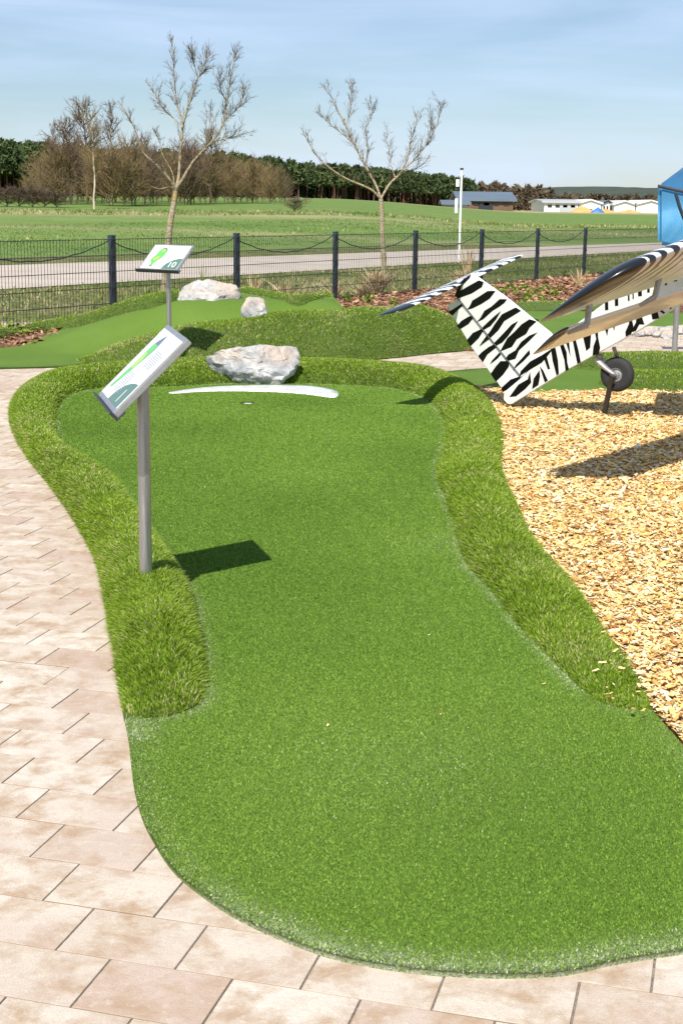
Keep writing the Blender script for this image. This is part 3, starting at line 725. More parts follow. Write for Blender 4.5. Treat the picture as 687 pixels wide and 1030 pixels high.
# front boulder: outline traced, jagged top, deep body
def rock_outline(name, px, d, depth, seed, label, taper=.55):
    """boulder whose silhouette follows the traced outline; bulges towards and away from the viewer"""
    rg = np.random.default_rng(seed)
    O = spline([atd(x_, y_, d)[[0, 2]] for x_, y_ in px], .02, True); n = len(O); c = O.mean(0)
    c[1] = O[:, 1].min() * .45 + O[:, 1].max() * .55
    V = []; rings = 15
    for s_ in (-1, 1):
        for r_ in range(rings):
            t_ = r_ / (rings - 1); k = math.cos(t_ * math.pi / 2) if s_ else 0
            k = (1 - t_ ** 1.8)
            for i, p in enumerate(O):
                q_ = c + (p - c) * max(k, .001); V.append((q_[0], d + s_ * depth * math.sin(min(1, t_ * 1.05) * math.pi / 2) ** .8 * .5, q_[1]))
    V = np.array(V)
    P = [np.array(v) for v in V]
    # planar facets
    cc = np.array([c[0], d, c[1]])
    U = (V - cc) / np.array([np.ptp(O[:, 0]) / 2, depth / 2, np.ptp(O[:, 1]) / 2])
    for i in range(14):
        n_ = rg.normal(size=3); n_[1] = -abs(n_[1]) - .7 if i % 3 else abs(n_[1]) + .5; n_ /= np.linalg.norm(n_); dd = rg.uniform(.55, .8); e = U @ n_ - dd; k = e > 0; U[k] -= np.outer(e[k], n_) * .9
    for i in range(len(U)):
        q_ = Vector(U[i]) * 2.2 + Vector((seed * 3.1, 0, 0)); f_ = mnoise.fractal(q_, 1, 2, 5) * .10; r2 = mnoise.fractal(q_ * 3.5, 1, 2, 4) * .05
        U[i] = U[i] * (1 + f_) + np.array([0, r2, r2 * .6])
    V = cc + U * np.array([np.ptp(O[:, 0]) / 2, depth / 2, np.ptp(O[:, 1]) / 2])
    Fc = []
    for s_ in range(2):
        for r_ in range(rings - 1):
            for i in range(n):
                b = s_ * rings * n; q_ = (b + r_ * n + i, b + r_ * n + (i + 1) % n, b + (r_ + 1) * n + (i + 1) % n, b + (r_ + 1) * n + i)
                Fc.append(q_ if s_ == 0 else q_[::-1])
    zn = (V[:, 2] - V[:, 2].min()) / np.ptp(V[:, 2])
    me = bpy.data.meshes.new(name); base = np.array([c[0], d, V[:, 2].min()])
    me.from_pydata([tuple(v - base) for v in V], [], Fc)
    import bmesh
    bm = bmesh.new(); bm.from_mesh(me); a_l = None
    bm.to_mesh(me); bm.free()
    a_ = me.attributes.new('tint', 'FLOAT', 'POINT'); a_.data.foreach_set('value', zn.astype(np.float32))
    bm = bmesh.new(); bm.from_mesh(me); bmesh.ops.remove_doubles(bm, verts=bm.verts, dist=.002); bmesh.ops.recalc_face_normals(bm, faces=bm.faces); bm.to_mesh(me); bm.free()
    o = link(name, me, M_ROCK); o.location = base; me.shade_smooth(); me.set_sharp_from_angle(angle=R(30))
    return tag(o, label, 'boulder')
rock_outline('boulder', [(199, 362), (206, 353.5), (218, 350), (229, 351.5), (238, 348.5), (252, 347.5), (262, 345), (275, 345), (281, 341), (290, 342.5), (300.5, 352), (301, 362), (295, 374), (287, 384), (278, 394), (255, 398), (238, 393), (219, 381), (207, 370)], 12.2, .55, 4, 'large pale jagged boulder set in the turf bank behind the golf hole')
rock_outline('boulder', [(174, 318), (176, 290), (180, 284.5), (200, 282), (224, 282), (233, 284), (240, 292), (244, 318), (210, 322)], 15.6, .8, 11, 'flat topped grey boulder on the raised lane near the fence, behind the upper sign')
rock_outline('boulder', [(244, 326), (244, 305), (248, 299.5), (256, 298.5), (264, 301), (269, 309), (270, 326), (257, 329)], 14.9, .3, 15, 'small upright boulder right of the flat grey boulder')
for i in range(22):
    x_ = 640 + random.random() * 48; y_ = 331 + random.random() * 6; p = at(x_, y_, .04); s_ = random.uniform(.06, .13)
    o = rock('stone', p, (s_, s_ * .8, s_ * .6), 50 + i, 'small pale grey stone in the loose row beside the right hand path', random.random() * 3, 9, sub=3); o['category'] = 'stone'; o['group'] = 'pale stones beside the right hand path'
# gravel pebbles: dark plants in the mulch etc further below

# ================================================================= SIGNS
def textobj(txt, size):
    cu = bpy.data.curves.new('t', 'FONT'); cu.body = txt; cu.size = size; cu.align_x = 'CENTER'; cu.align_y = 'CENTER'; cu.fill_mode = 'FRONT'
    o = bpy.data.objects.new('t', cu); COL.objects.link(o); dg = bpy.context.evaluated_depsgraph_get()
    me = bpy.data.meshes.new_from_object(o.evaluated_get(dg)); V = [tuple(v.co) for v in me.vertices]; Fc = [tuple(p.vertices) for p in me.polygons]
    bpy.data.objects.remove(o); bpy.data.meshes.remove(me); return V, Fc
def sign(C0, yaw, tilt, rollp, W_, L_, label, draw, polexy=None, poler=.025, poledark=True, lip=True):
    C0 = np.array(C0); b0 = np.array([math.cos(yaw), math.sin(yaw), 0]); a0 = np.array([-math.sin(yaw) * math.cos(tilt), math.cos(yaw) * math.cos(tilt), math.sin(tilt)])
    b = b0 * math.cos(rollp) + a0 * math.sin(rollp); a = -b0 * math.sin(rollp) + a0 * math.cos(rollp); n = np.cross(b, a)
    base = np.array([polexy[0], polexy[1], 0]); o = empty('information_sign', base, label, 'information sign')
    ax = [b, a, n]
    mb = MB(); mb.box(C0 - n * .013, (W_ / 2, L_ / 2, .012), ax); mb.build('frame', M_ALU, o, bevel=.003)
    IW, IL = W_ / 2 - .017, L_ / 2 - .02
    mb = MB(); mb.box(C0 + n * .0005, (IW, IL, .0012), ax); pn = mb.build('panel', M_PANEL, o)
    def P(u_, v_, z=.0024): return C0 + b * (u_ - .5) * 2 * IW + a * (v_ - .5) * 2 * IL + n * z
    draw(P, pn, b, a, n, IW, IL)
    if lip:
        mb = MB(); mb.box(C0 - a * (L_ / 2 + .006) - n * .004, (W_ / 2 * 1.1, .004, .017), ax); mb.box(C0 - a * (L_ / 2 - .012) - n * .024, (W_ / 2 * 1.1, .022, .002), ax); mb.build('lip', M_DARK if poledark else M_STEEL, o, bevel=.001)
    # pole
    tz = (C0 - n * .03)[2]
    # height of plate underside above pole point
    hz = C0[2] - ((base[0] - C0[0]) * n[0] + (base[1] - C0[1]) * n[1]) / n[2] - .03
    mb = MB(); mb.tube([[base[0], base[1], -.02], [base[0], base[1], hz]], poler, 20); q_ = mb.build('pole', M_STEEL, o); smooth_by_angle(q_)
    mb = MB(); mb.box([base[0], base[1], hz + .002], (.05, .05, .003), ax); mb.build('bracket', M_STEEL, o)
    return o, P
def flatpoly(P, pts, z=.0024): return [P(u_, v_, z) for u_, v_ in pts]
def draw1(P, pn, b, a, n, IW, IL):
    def poly(name, pts, mat, z): mb = MB(); mb.add(flatpoly(P, pts, z), [tuple(range(len(pts)))]); mb.build(name, mat, pn)
    out_ = [(.13, .10), (.10, .13), (.13, .25), (.16, .45), (.17, .62), (.18, .76), (.24, .85), (.33, .93), (.36, .95), (.385, .93), (.40, .84), (.41, .74), (.37, .60), (.31, .44), (.24, .25), (.18, .13)]
    poly('lane_map', out_, M_PNAVY, .0019)
    c = np.mean(out_, 0); poly('lane_map', [(c[0] + (x_ - c[0]) * .86, y_) if y_ < .80 else (c[0] + (x_ - c[0]) * .86, .80) for x_, y_ in out_ if y_ < .86], M_PGREEN, .0022)
    poly('lane_map', [(.20, .42), (.185, .55), (.21, .66), (.28, .66), (.33, .56), (.28, .42)], M_PLIME, .0025)
    mb = MB(); rg = random.Random(4)
    for (u0, v0, nl, wd) in ((.52, .74, 9, .34), (.30, .38, 11, .30)):
        for i in range(nl):
            v_ = v0 - i * .026; u_ = u0
            while u_ < u0 + wd * rg.uniform(.8, 1):
                ww = rg.uniform(.02, .07); mb.add([P(u_, v_), P(u_ + ww, v_), P(u_ + ww, v_ + .012), P(u_, v_ + .012)], [(0, 1, 2, 3)]); u_ += ww + .014
    mb.build('text_lines', M_PGREY, pn)
    q_ = [(1, 0)] + [(1 - .55 * math.cos(t_), .34 * math.sin(t_)) for t_ in np.linspace(0, math.pi / 2, 16)]; poly('number_badge', q_, M_PDARK, .0019)
    V, Fc = textobj('1', .085); mb = MB(); V = np.array(V); V[:, :2] -= (V.max(0)[:2] + V.min(0)[:2]) / 2
    mb.add([P(.79, .13, .0026) + b * v_[0] + a * v_[1] for v_ in V], Fc); mb.build('number', M_PANEL, pn)
    V, Fc = textobj('1 2', .02); mb = MB(); mb.add([P(.88, .93, .0026) + b * v_[0] + a * v_[1] for v_ in V], Fc); mb.build('small_print', M_PGREY, pn)
def draw2(P, pn, b, a, n, IW, IL):
    def poly(name, pts, mat, z): mb = MB(); mb.add(flatpoly(P, pts, z), [tuple(range(len(pts)))]); mb.build(name, mat, pn)
    o_ = spline(np.array([(.20, .08), (.28, .08), (.30, .22), (.36, .36), (.42, .5), (.44, .66), (.43, .82), (.36, .9), (.27, .88), (.22, .76), (.2, .6), (.16, .48), (.14, .36), (.2, .24)]), .03, True)
    c = o_.mean(0); poly('lane_map', o_, M_PDARK, .0019); poly('lane_map', c + (o_ - c) * .88, M_PGREEN, .0022)
    poly('lane_map', [(.22, .34), (.2, .42), (.27, .52), (.32, .54), (.34, .46), (.29, .36)], M_PLIME, .0025)
    poly('lane_map', [(.29, .72), (.31, .82), (.37, .83), (.38, .74)], M_PLIME, .0025)
    q_ = [(1, 0)] + [(1 - .42 * math.cos(t_), .46 * math.sin(t_)) for t_ in np.linspace(0, math.pi / 2, 16)]; poly('number_badge', q_, M_PDARK, .0019)
    V, Fc = textobj('10', .098); V = np.array(V); V[:, :2] -= (V.max(0)[:2] + V.min(0)[:2]) / 2
    V[:, 0] *= 1.0
    mb = MB(); mb.add([P(.83, .19, .0026) + b * v_[0] + a * v_[1] for v_ in V], Fc); mb.build('number', M_PANEL, pn)
bp = at(146.5, 583, .13)
sign((-.728, 5.12, .925), -1.189, .78, -.092, .355, .368, 'near metal information sign on a thick pole in the left turf bank, long green map', draw1, (bp[0], 5.33 if False else bp[1] + .02), .0235)
s2 = np.array([-1.643, 13.252, 1.026]); sign(s2, R(-33.2), R(41.8), 0, .46, .34, 'far information sign with the number 10 and a green map, on a thin pole', draw2, (s2[0] + .02, s2[1] + .03), .022)
# unseen-plate sign post at the right
pr_ = at(677.5, 358); o = empty('sign_post', pr_, 'grey steel post on the path right of the tail wheel, below the wing', 'post'); mb = MB(); mb.tube([pr_, pr_ + np.array([0, 0, .98])], .03, 16); smooth_by_angle(mb.build('pole', M_STEEL, o)); mb = MB(); mb.box(pr_ + np.array([0, 0, .98]), (.16, .11, .01), [[1, 0, 0], [0, .85, .5], [0, -.5, .85]]); mb.build('plate', M_ALU, o, bevel=.003)

# ================================================================= ZEBRA PLANE
TP = np.array([1.24, 10.8, .08])
pu = np.array([.58, .79, .2]); pu /= np.linalg.norm(pu)
pd = np.array([.70, -.51, .5]); pd -= pu * (pd @ pu); pd /= np.linalg.norm(pd)
pn_ = np.cross(pd, pu); pn_ = pn_ if pn_[2] > 0 else -pn_
plane = empty('aeroplane', (TP[0], TP[1], 0), 'zebra striped small aeroplane, tail low over the wood chips, nose beyond the frame', 'aeroplane')
def cz(pts, ox, oy, s): return [(ox + x_ / s, oy + y_ / s) for x_, y_ in pts]
c5 = lambda pts: cz(pts, 430, 230, 4.907)
c4 = lambda pts: cz(pts, 560, 280, 5.41)
def slab(name, px, half, mats, stripes=(), bevel=.006, parent=plane, both=True):
    """flat body traced in the plane's own centre plane, with real thickness, and stripe decals on both sides"""
    mb = MB(); P = [onplane(x_, y_, TP - pu * half, pu) for x_, y_ in px]; mb.prism(P, pu * 2 * half); 
    o = mb.build(name, [mats[0]], parent, bevel=bevel)
    if stripes:
        mb = MB()
        for st in stripes:
            cx_, cy_ = np.mean(st, 0); Q = [onplane(cx_ + (x_ - cx_) * 1.16, cy_ + (y_ - cy_) * 1.05, TP - pu * half, pu) for x_, y_ in st]
            mb.add([q_ - pu * .0016 for q_ in Q], [tuple(range(len(Q)))])
            mb.add([q_ + pu * (2 * half + .0016) for q_ in Q], [tuple(range(len(Q)))[::-1]])
        mb.build('stripes', mats[1], o)
    return o
fin_st = [c5(s_) for s_ in [
    [(325, 308), (290, 310), (255, 335), (225, 355), (215, 380), (202, 398), (225, 392), (265, 370), (300, 345)],
    [(382, 350), (350, 350), (315, 385), (285, 405), (270, 435), (253, 458), (280, 445), (320, 405), (350, 385), (370, 368)],
    [(447, 408), (425, 392), (395, 408), (365, 425), (335, 470), (318, 500), (290, 540), (268, 575), (320, 532), (350, 500), (375, 457), (400, 440)],
    [(355, 408), (330, 430), (300, 460), (272, 490), (278, 500), (310, 480), (335, 447)],
    [(438, 458), (410, 475), (385, 505), (355, 540), (335, 562), (345, 575), (370, 560), (395, 530), (420, 490)],
    [(525, 460), (495, 450), (460, 475), (430, 510), (400, 540), (375, 590), (370, 602), (420, 580), (440, 545), (480, 520), (495, 490)],
    [(530, 515), (495, 530), (460, 560), (435, 600), (405, 620), (392, 640), (400, 650), (435, 640), (450, 600), (490, 560)],
    [(497, 600), (500, 620), (470, 655), (425, 697), (440, 670), (465, 640)]]]
rud_st = [c5(s_) for s_ in [
    [(172, 362), (150, 382), (108, 412), (125, 428), (150, 400), (180, 372)],
    [(228, 425), (200, 435), (170, 455), (150, 480), (165, 494), (200, 470), (222, 440)],
    [(268, 492), (245, 505), (225, 515), (200, 548), (215, 578), (250, 540), (270, 505)],
    [(330, 568), (300, 585), (270, 610), (255, 628), (275, 657), (295, 620), (335, 585)],
    [(352, 612), (320, 650), (312, 668), (345, 640), (358, 622)],
    [(398, 652), (385, 655), (360, 655), (340, 680), (318, 715), (340, 752), (370, 720), (395, 682)],
    [(450, 730), (410, 745), (370, 785), (376, 806), (425, 772), (452, 742)]]]
boom_st = [c5(s_) for s_ in [
    [(610, 590), (560, 625), (510, 655), (470, 700), (462, 728), (500, 700), (560, 660), (590, 620)],
    [(500, 710), (490, 745), (450, 770), (412, 828), (440, 825), (480, 790), (505, 760)],
    [(550, 700), (525, 740), (518, 790), (545, 770), (552, 730)],
    [(555, 680), (566, 720), (577, 757), (590, 748), (570, 700)],
    [(570, 625), (592, 692), (602, 690), (592, 650), (585, 620)],
    [(610, 592), (618, 650), (635, 722), (645, 712), (641, 650), (630, 590)],
    [(655, 575), (672, 640), (687, 668), (684, 610), (668, 565)]]] + [c4(s_) for s_ in [
    [(20, 350), (38, 420), (46, 503), (62, 492), (46, 420), (34, 345)],
    [(48, 340), (72, 425), (64, 335)],
    [(85, 322), (95, 380), (110, 462), (126, 452), (115, 390), (98, 318)],
    [(140, 295), (160, 392), (178, 375), (184, 285)],
    [(203, 272), (213, 330), (200, 370), (196, 418), (226, 405), (232, 375), (222, 320), (222, 262)],
    [(256, 250), (272, 312), (284, 240)], [(300, 235), (310, 285), (320, 230)],
    [(378, 205), (392, 245), (374, 290), (376, 315), (402, 300), (412, 260), (400, 200)],
    [(432, 180), (430, 240), (404, 292), (430, 284), (446, 250), (470, 250), (450, 180)],
    [(508, 150), (520, 222), (552, 215), (540, 160), (532, 145)], [(540, 145), (585, 186), (576, 192), (535, 160)],
    [(588, 122), (615, 168), (622, 160), (608, 118)]]]
gap_st = [c4([(x_ - w_, 405 - .42 * x_ - 185 - 18), (x_ + w_, 405 - .42 * x_ - 185 - 22), (x_ + w_ + 2, 405 - .42 * x_ - 185 + 62), (x_ - w_ + 2, 405 - .42 * x_ - 185 + 64)]) for x_, w_ in ((268, 8), (322, 8), (388, 4), (412, 3), (449, 9), (495, 6), (540, 9), (590, 5), (640, 9))]
slab('fuselage', c5([(372, 846), (393, 867), (415, 868), (687, 700)]) + c4([(430, 295), (687, 135)]) + [(760, 262), (790, 215), (740, 222), (687, 262), (655, 276), (618, 297), (590, 318), (560, 340)] + c5([(462, 736), (376, 808)]), .085, [M_WHITE, M_BLACK], boom_st + gap_st)
slab('fin', c5([(152, 346), (140, 330), (165, 262), (212, 222), (268, 262), (385, 345), (520, 455), (600, 518), (640, 570), (462, 734)]), .018, [M_WHITE, M_BLACK], fin_st + [c5([(212, 226), (165, 264), (142, 328), (156, 342), (180, 332), (215, 318), (258, 288), (266, 264), (246, 256), (200, 284), (166, 306), (172, 284), (206, 246)])], bevel=.005)
slab('rudder', c5([(146, 350), (95, 383), (215, 585), (375, 804), (457, 738)]), .014, [M_WHITE, M_BLACK], rud_st, bevel=.004)
mb = MB()
hk = [onplane(x_, y_, TP - pu * .022, pu) for x_, y_ in c5([(150, 347), (462, 737)])]; mb.tube(hk, .0035, 6); mb.build('hinge', M_DARK, plane)
# skid under the tail tip

def airfoil(n=14, th=.12):
    x = (1 - np.cos(np.linspace(0, math.pi, n))) / 2
    y = 5 * th * (.2969 * np.sqrt(x) - .126 * x - .3516 * x ** 2 + .2843 * x ** 3 - .1036 * x ** 4)
    return np.r_[np.c_[x[::-1], y[::-1] * 1.2 + .0], np.c_[x[1:-1], -y[1:-1] * .75]]      # TE -> LE over the top, back underneath
# zebra paint on wings: bands across the chord, warped; wing surfaces carry uv in (span metres, chord fraction)
def zebra(name, scale, thresh, tipblack, seed=0, rough=.28, under=2.6):
    q = NM(name); uv = q.n('ShaderNodeUVMap'); uv.uv_map = 'UVMap'; sp = q.n('ShaderNodeSeparateXYZ'); q.l(uv.outputs[0], sp.inputs[0])
    nz_ = q.noise(1.0, 2, .5, uv.outputs[0], (2.2 * scale / 8, 1.6, 1), 0); nz2 = q.noise(1.0, 1, .5, uv.outputs[0], (14 * scale / 8, 3.5, 1), 0)
    ph = q.math('ADD', q.math('ADD', q.math('MULTIPLY', sp.outputs[0], scale), q.math('MULTIPLY', nz_, 2.6)), q.math('MULTIPLY', nz2, .55)); ph = q.math('ADD', ph, q.math('MULTIPLY', sp.outputs[1], -.9 * scale / 8)); ph = q.math('ADD', ph, float(seed))
    s_ = q.math('SINE', q.math('MULTIPLY', ph, 2 * math.pi)); wv = q.noise(1.0, 1, .5, uv.outputs[0], (5 * scale / 8, .8, 1)); s_ = q.math('ADD', s_, q.math('MULTIPLY', q.math('SUBTRACT', wv, .5), 1.6))
    k = q.math('GREATER_THAN', s_, q.math('ADD', thresh, q.math('MULTIPLY', q.math('MAXIMUM', q.math('SUBTRACT', sp.outputs[1], .12), 0.), under))); tb = q.math('LESS_THAN', q.math('ADD', sp.outputs[0], q.math('MULTIPLY', sp.outputs[1], -.03)), tipblack); k = q.math('MAXIMUM', k, tb)
    q.col(q.mix(k, (.83, .82, .79, 1), (.01, .01, .012, 1))).rough(rough).set(Specular_IOR_Level=.5, Coat_Weight=.15, Coat_Roughness=.08); return q.m
def wing(name, te0, le0, te1, le1, nvec, mat, ns=60, th=.12, roundtip=.16, tip2=0, parent=plane, tes=.15):
    """lofted airfoil between two chords; both given as (TE, LE) world points; rounded at the start tip"""
    te0, le0, te1, le1, nvec = map(np.array, (te0, le0, te1, le1, nvec)); af = airfoil(18, th); V = []; UV = []; m_ = len(af); span = np.linalg.norm(te1 - te0)
    ts = np.r_[(1 - np.cos(np.linspace(0, math.pi / 2, 12))) * roundtip / span, np.linspace(roundtip / span, 1, ns)[1:]]
    if tip2: ts = np.r_[ts[ts < 1 - tip2 / span], 1 - (1 - np.sin(np.linspace(0, math.pi / 2, 12))) * tip2 / span]
    for t_ in ts:
        te = te0 + (te1 - te0) * t_; le = le0 + (le1 - le0) * t_; ch = le - te; c_ = np.linalg.norm(ch); s_ = t_ * span
        k = math.sqrt(max(0, 1 - (1 - min(1, s_ / roundtip)) ** 2)); 
        if tip2: k = min(k, math.sqrt(max(0, 1 - (1 - min(1, (span - s_) / tip2)) ** 2)))
        k = max(k, .02); kc = .35 + .65 * k
        te_ = te + ch * (1 - kc) * tes; le_ = le - ch * (1 - kc) * .5; ch = le_ - te_
        for ia_, (x_, y_) in enumerate(af):
            # af x: 0 = LE, 1 = TE
            V.append(le_ - ch * x_ + nvec * y_ * c_ * k); UV.append((s_, x_ if ia_ > 17 else -x_))
    Fc = []; ns_ = len(ts)
    for i in range(ns_ - 1):
        for j in range(m_): Fc.append((i * m_ + j, i * m_ + (j + 1) % m_, (i + 1) * m_ + (j + 1) % m_, (i + 1) * m_ + j))
    Fc.append(tuple(range(m_))); Fc.append(tuple((ns_ - 1) * m_ + j for j in range(m_)))
    import bmesh
    me = bpy.data.meshes.new(name); me.from_pydata([tuple(v) for v in V], [], Fc); uvl = me.uv_layers.new(name='UVMap')
    for lp in me.loops: uvl.data[lp.index].uv = UV[lp.vertex_index]
    bm = bmesh.new(); bm.from_mesh(me); bmesh.ops.recalc_face_normals(bm, faces=bm.faces); bm.to_mesh(me); bm.free()
    o = link(name, me, mat, parent); me.shade_smooth(); me.set_sharp_from_angle(angle=R(60)); return o
Z_WING = zebra('zebra_wing_paint', 7.0, .1, .20, under=1.7)
Z_STAB = zebra('zebra_tail_paint', 6.5, .15, .17, 3)
ud = np.array([.63, .775, .115])
wTE = np.array([1.04, 7.17, .962]); wLE = np.array([1.44, 6.86, 1.275])
wTE = wTE - ud * .2; wLE = wLE - np.array([.63, .775, .17]) * .2
wing('wing', wTE, wLE, wTE + ud * 2.9, wLE + np.array([.63, .775, .17]) * 2.7, np.cross(wLE - wTE, ud) / np.linalg.norm(np.cross(wLE - wTE, ud)) * (-1 if np.cross(wLE - wTE, ud)[2] < 0 else 1), Z_WING, 90, .15, .22, tes=.22)
# flap hung below the trailing edge
q = NM('flap_paint'); uv = q.n('ShaderNodeUVMap'); uv.uv_map = 'UVMap'; sp = q.n('ShaderNodeSeparateXYZ'); q.l(uv.outputs[0], sp.inputs[0]); k = q.math('LESS_THAN', sp.outputs[0], .10); q.col(q.mix(k, (.86, .82, .74, 1), (.012, .012, .014, 1))).rough(.25).set(Coat_Weight=.4); M_FLAP = q.m
fTE = np.array([.957, 7.3, .765]); fLE = np.array([1.08, 7.20, .905])
fnv = np.cross(fLE - fTE, ud); fnv /= np.linalg.norm(fnv); fnv = fnv if fnv[2] > 0 else -fnv
wing('flap', fTE, fLE, fTE + ud * 2.9, fLE + ud * 2.9, fnv, M_FLAP, 40, .13, .10)
for (px1, px2, px3, t_) in (((593, 303), (590, 327), (571, 335), 0), ((664, 275), (658, 299), (643, 307), 1)):
    mb = MB(); dd = 7.28 if t_ == 0 else 7.72
    P = [atd(*px1, dd), atd(*px2, dd - .02), atd(*px3, dd - .04)]
    mb.tube(P[:2] , .016, 8); mb.tube([P[1], P[2]], [.018, .010], 8); br_ = mb.build('flap_bracket', M_GALV, plane); smooth_by_angle(br_)
# tailplane (T-tail)
def stp(x_, y_): 
    c_ = (onplane(466, 276, TP, pu) - TP) @ pn_; return onplane(x_, y_, TP + pn_ * c_, pn_)
s0, s1 = stp(389, 313), stp(516, 256)
hd = (s1 - s0) / np.linalg.norm(s1 - s0)
cdir = np.array([.76, -.56, .19]); cdir /= np.linalg.norm(cdir)
off = pn_ * -.02
sn = np.cross(cdir, hd); sn = sn / np.linalg.norm(sn); sn = sn if sn[2] > 0 else -sn
wing('tailplane', s0 - cdir * .12 + off, s0 + cdir * .12 + off, s1 - cdir * .12 + off, s1 + cdir * .12 + off, sn, Z_STAB, 90, .13, .14, .1)
# tail wheel with fork, and the steel stake it stands on
wc = onplane(620.5, 376.5, TP, pu)
mb = MB(); N = 40; prof = [(.048, -.030), (.085, -.036), (.112, -.030), (.124, -.012), (.126, 0), (.124, .012), (.112, .030), (.085, .036), (.048, .030)]
wax = pu * .93 - pd * .25 ; wax = wax + np.array([.16, 0, -.05]); wax /= np.linalg.norm(wax)
e1 = np.cross(wax, [0, 0, 1]); e1 /= np.linalg.norm(e1); e2 = np.cross(e1, wax)
def lathe(mb, prof, c, ax, e1, e2, N=40, mi=0):
    V = []
    for g in np.linspace(0, 2 * math.pi, N, endpoint=False):
        for r_, h_ in prof: V.append(c + ax * h_ + (e1 * math.cos(g) + e2 * math.sin(g)) * r_)
    k = len(prof); mb.add(V, [(i * k + j, i * k + j + 1, ((i + 1) % N) * k + j + 1, ((i + 1) % N) * k + j) for i in range(N) for j in range(k - 1)], mi)
whe = empty('tail_wheel', wc); whe.parent = plane; whe.matrix_parent_inverse = Matrix.Translation(-Vector((TP[0], TP[1], 0)))
def child(o, par):   # part built in world coords below a part
    o.parent = par; o.matrix_parent_inverse = Matrix.Identity(4)
mbt = MB(); lathe(mbt, prof, wc, wax, e1, e2); 
bpy.data.objects.remove(whe)
tyre = mbt.build('tail_wheel', M_RUBBER, plane); smooth_by_angle(tyre, 50)
mb = MB(); lathe(mb, [(0, -.028), (.022, -.030), (.024, -.018), (.036, -.014), (.046, -.030), (.052, -.030), (.052, .030), (.046, .030), (.036, .014), (.024, .018), (.022, .030), (0, .028)], wc, wax, e1, e2)
rim = mb.build('rim', M_GALV, tyre); smooth_by_angle(rim)
mb = MB(); fk0 = onplane(601, 362, TP, pu)
for s_ in (-1, 1):
    mb.tube([fk0 + wax * .028 * s_ + pn_ * .01, fk0 * .45 + wc * .55 + wax * .045 * s_, wc + wax * .046 * s_], [.024, .019, .013], 8)
mb.tube([fk0 + pn_ * .03 + pd * .03, fk0 - pn_ * .02], .03, 10); mb.tube([wc - wax * .062, wc + wax * .062], .011, 8)
mb.tube([onplane(617, 350, TP, pu), wc * .4 + onplane(617, 350, TP, pu) * .6 + wax * .05], .016, 6)
smooth_by_angle(mb.build('wheel_fork', M_GALV, plane))
sb = at(607.5, 416, .035); st_ = wc - wax * .10; st_[2] -= .0
mb = MB(); dv = st_ - sb; L3 = np.linalg.norm(dv); dv /= L3; a1 = np.cross(dv, wax); a1 /= np.linalg.norm(a1); a2 = np.cross(dv, a1)
mb.box((st_ + sb) / 2 - dv * .02, (L3 / 2 + .03, .018, .010), [dv, a1, a2]); ob = mb.build('support_stake', M_DARK, bevel=.002); tag(ob, 'flat dark steel stake driven in the wood chips, holding up the aeroplane tail wheel', 'stake')
# blue cabin
q = NM('blue_canopy'); f = q.noise(3, 2); q.col(q.ramp(f, [(.3, (.04, .22, .42, 1)), (.7, (.09, .34, .58, 1))])).rough(.16).set(Metallic=.6, Coat_Weight=1.0, Coat_Roughness=.04); M_BLUE = q.m
cd_ = 9.2
F0 = [atd(x_, y_, cd_) for x_, y_ in ((661, 246), (661, 187), (697, 198), (745, 206), (745, 262))]
Rf = [atd(x_, y_, cd_ + .0) for x_, y_ in ((661, 187), (700, 160), (745, 170))]
mb = MB(); dep = np.array([.25, 1.0, 0]); bl, tl, tm_, tr_, br2 = F0
ridge0 = atd(700, 158, cd_ + .45); ridge1 = atd(760, 150, cd_ + .5)
V = [bl, tl, tr_, br2, bl + dep, tl + dep, tr_ + dep, br2 + dep, ridge0, ridge1]
mb.add(V, [(0, 3, 2, 1), (4, 5, 6, 7), (0, 1, 5, 4), (2, 3, 7, 6), (0, 4, 7, 3), (1, 2, 9, 8), (5, 8, 9, 6), (1, 8, 5), (2, 6, 9)])
cab = mb.build('cabin', M_BLUE, plane, bevel=.025); smooth_by_angle(cab, 50)
mb = MB(); y0 = np.array([0, -.012, 0]); mb.tube([tl + y0, tl * .55 + tr_ * .45 + y0, tr_ + y0], .011, 6); mb.tube([atd(679, 194, cd_) + y0, atd(683, 208, cd_) + y0, atd(690, 226, cd_) + y0], .009, 6); mb.build('seam', M_DARK, cab)

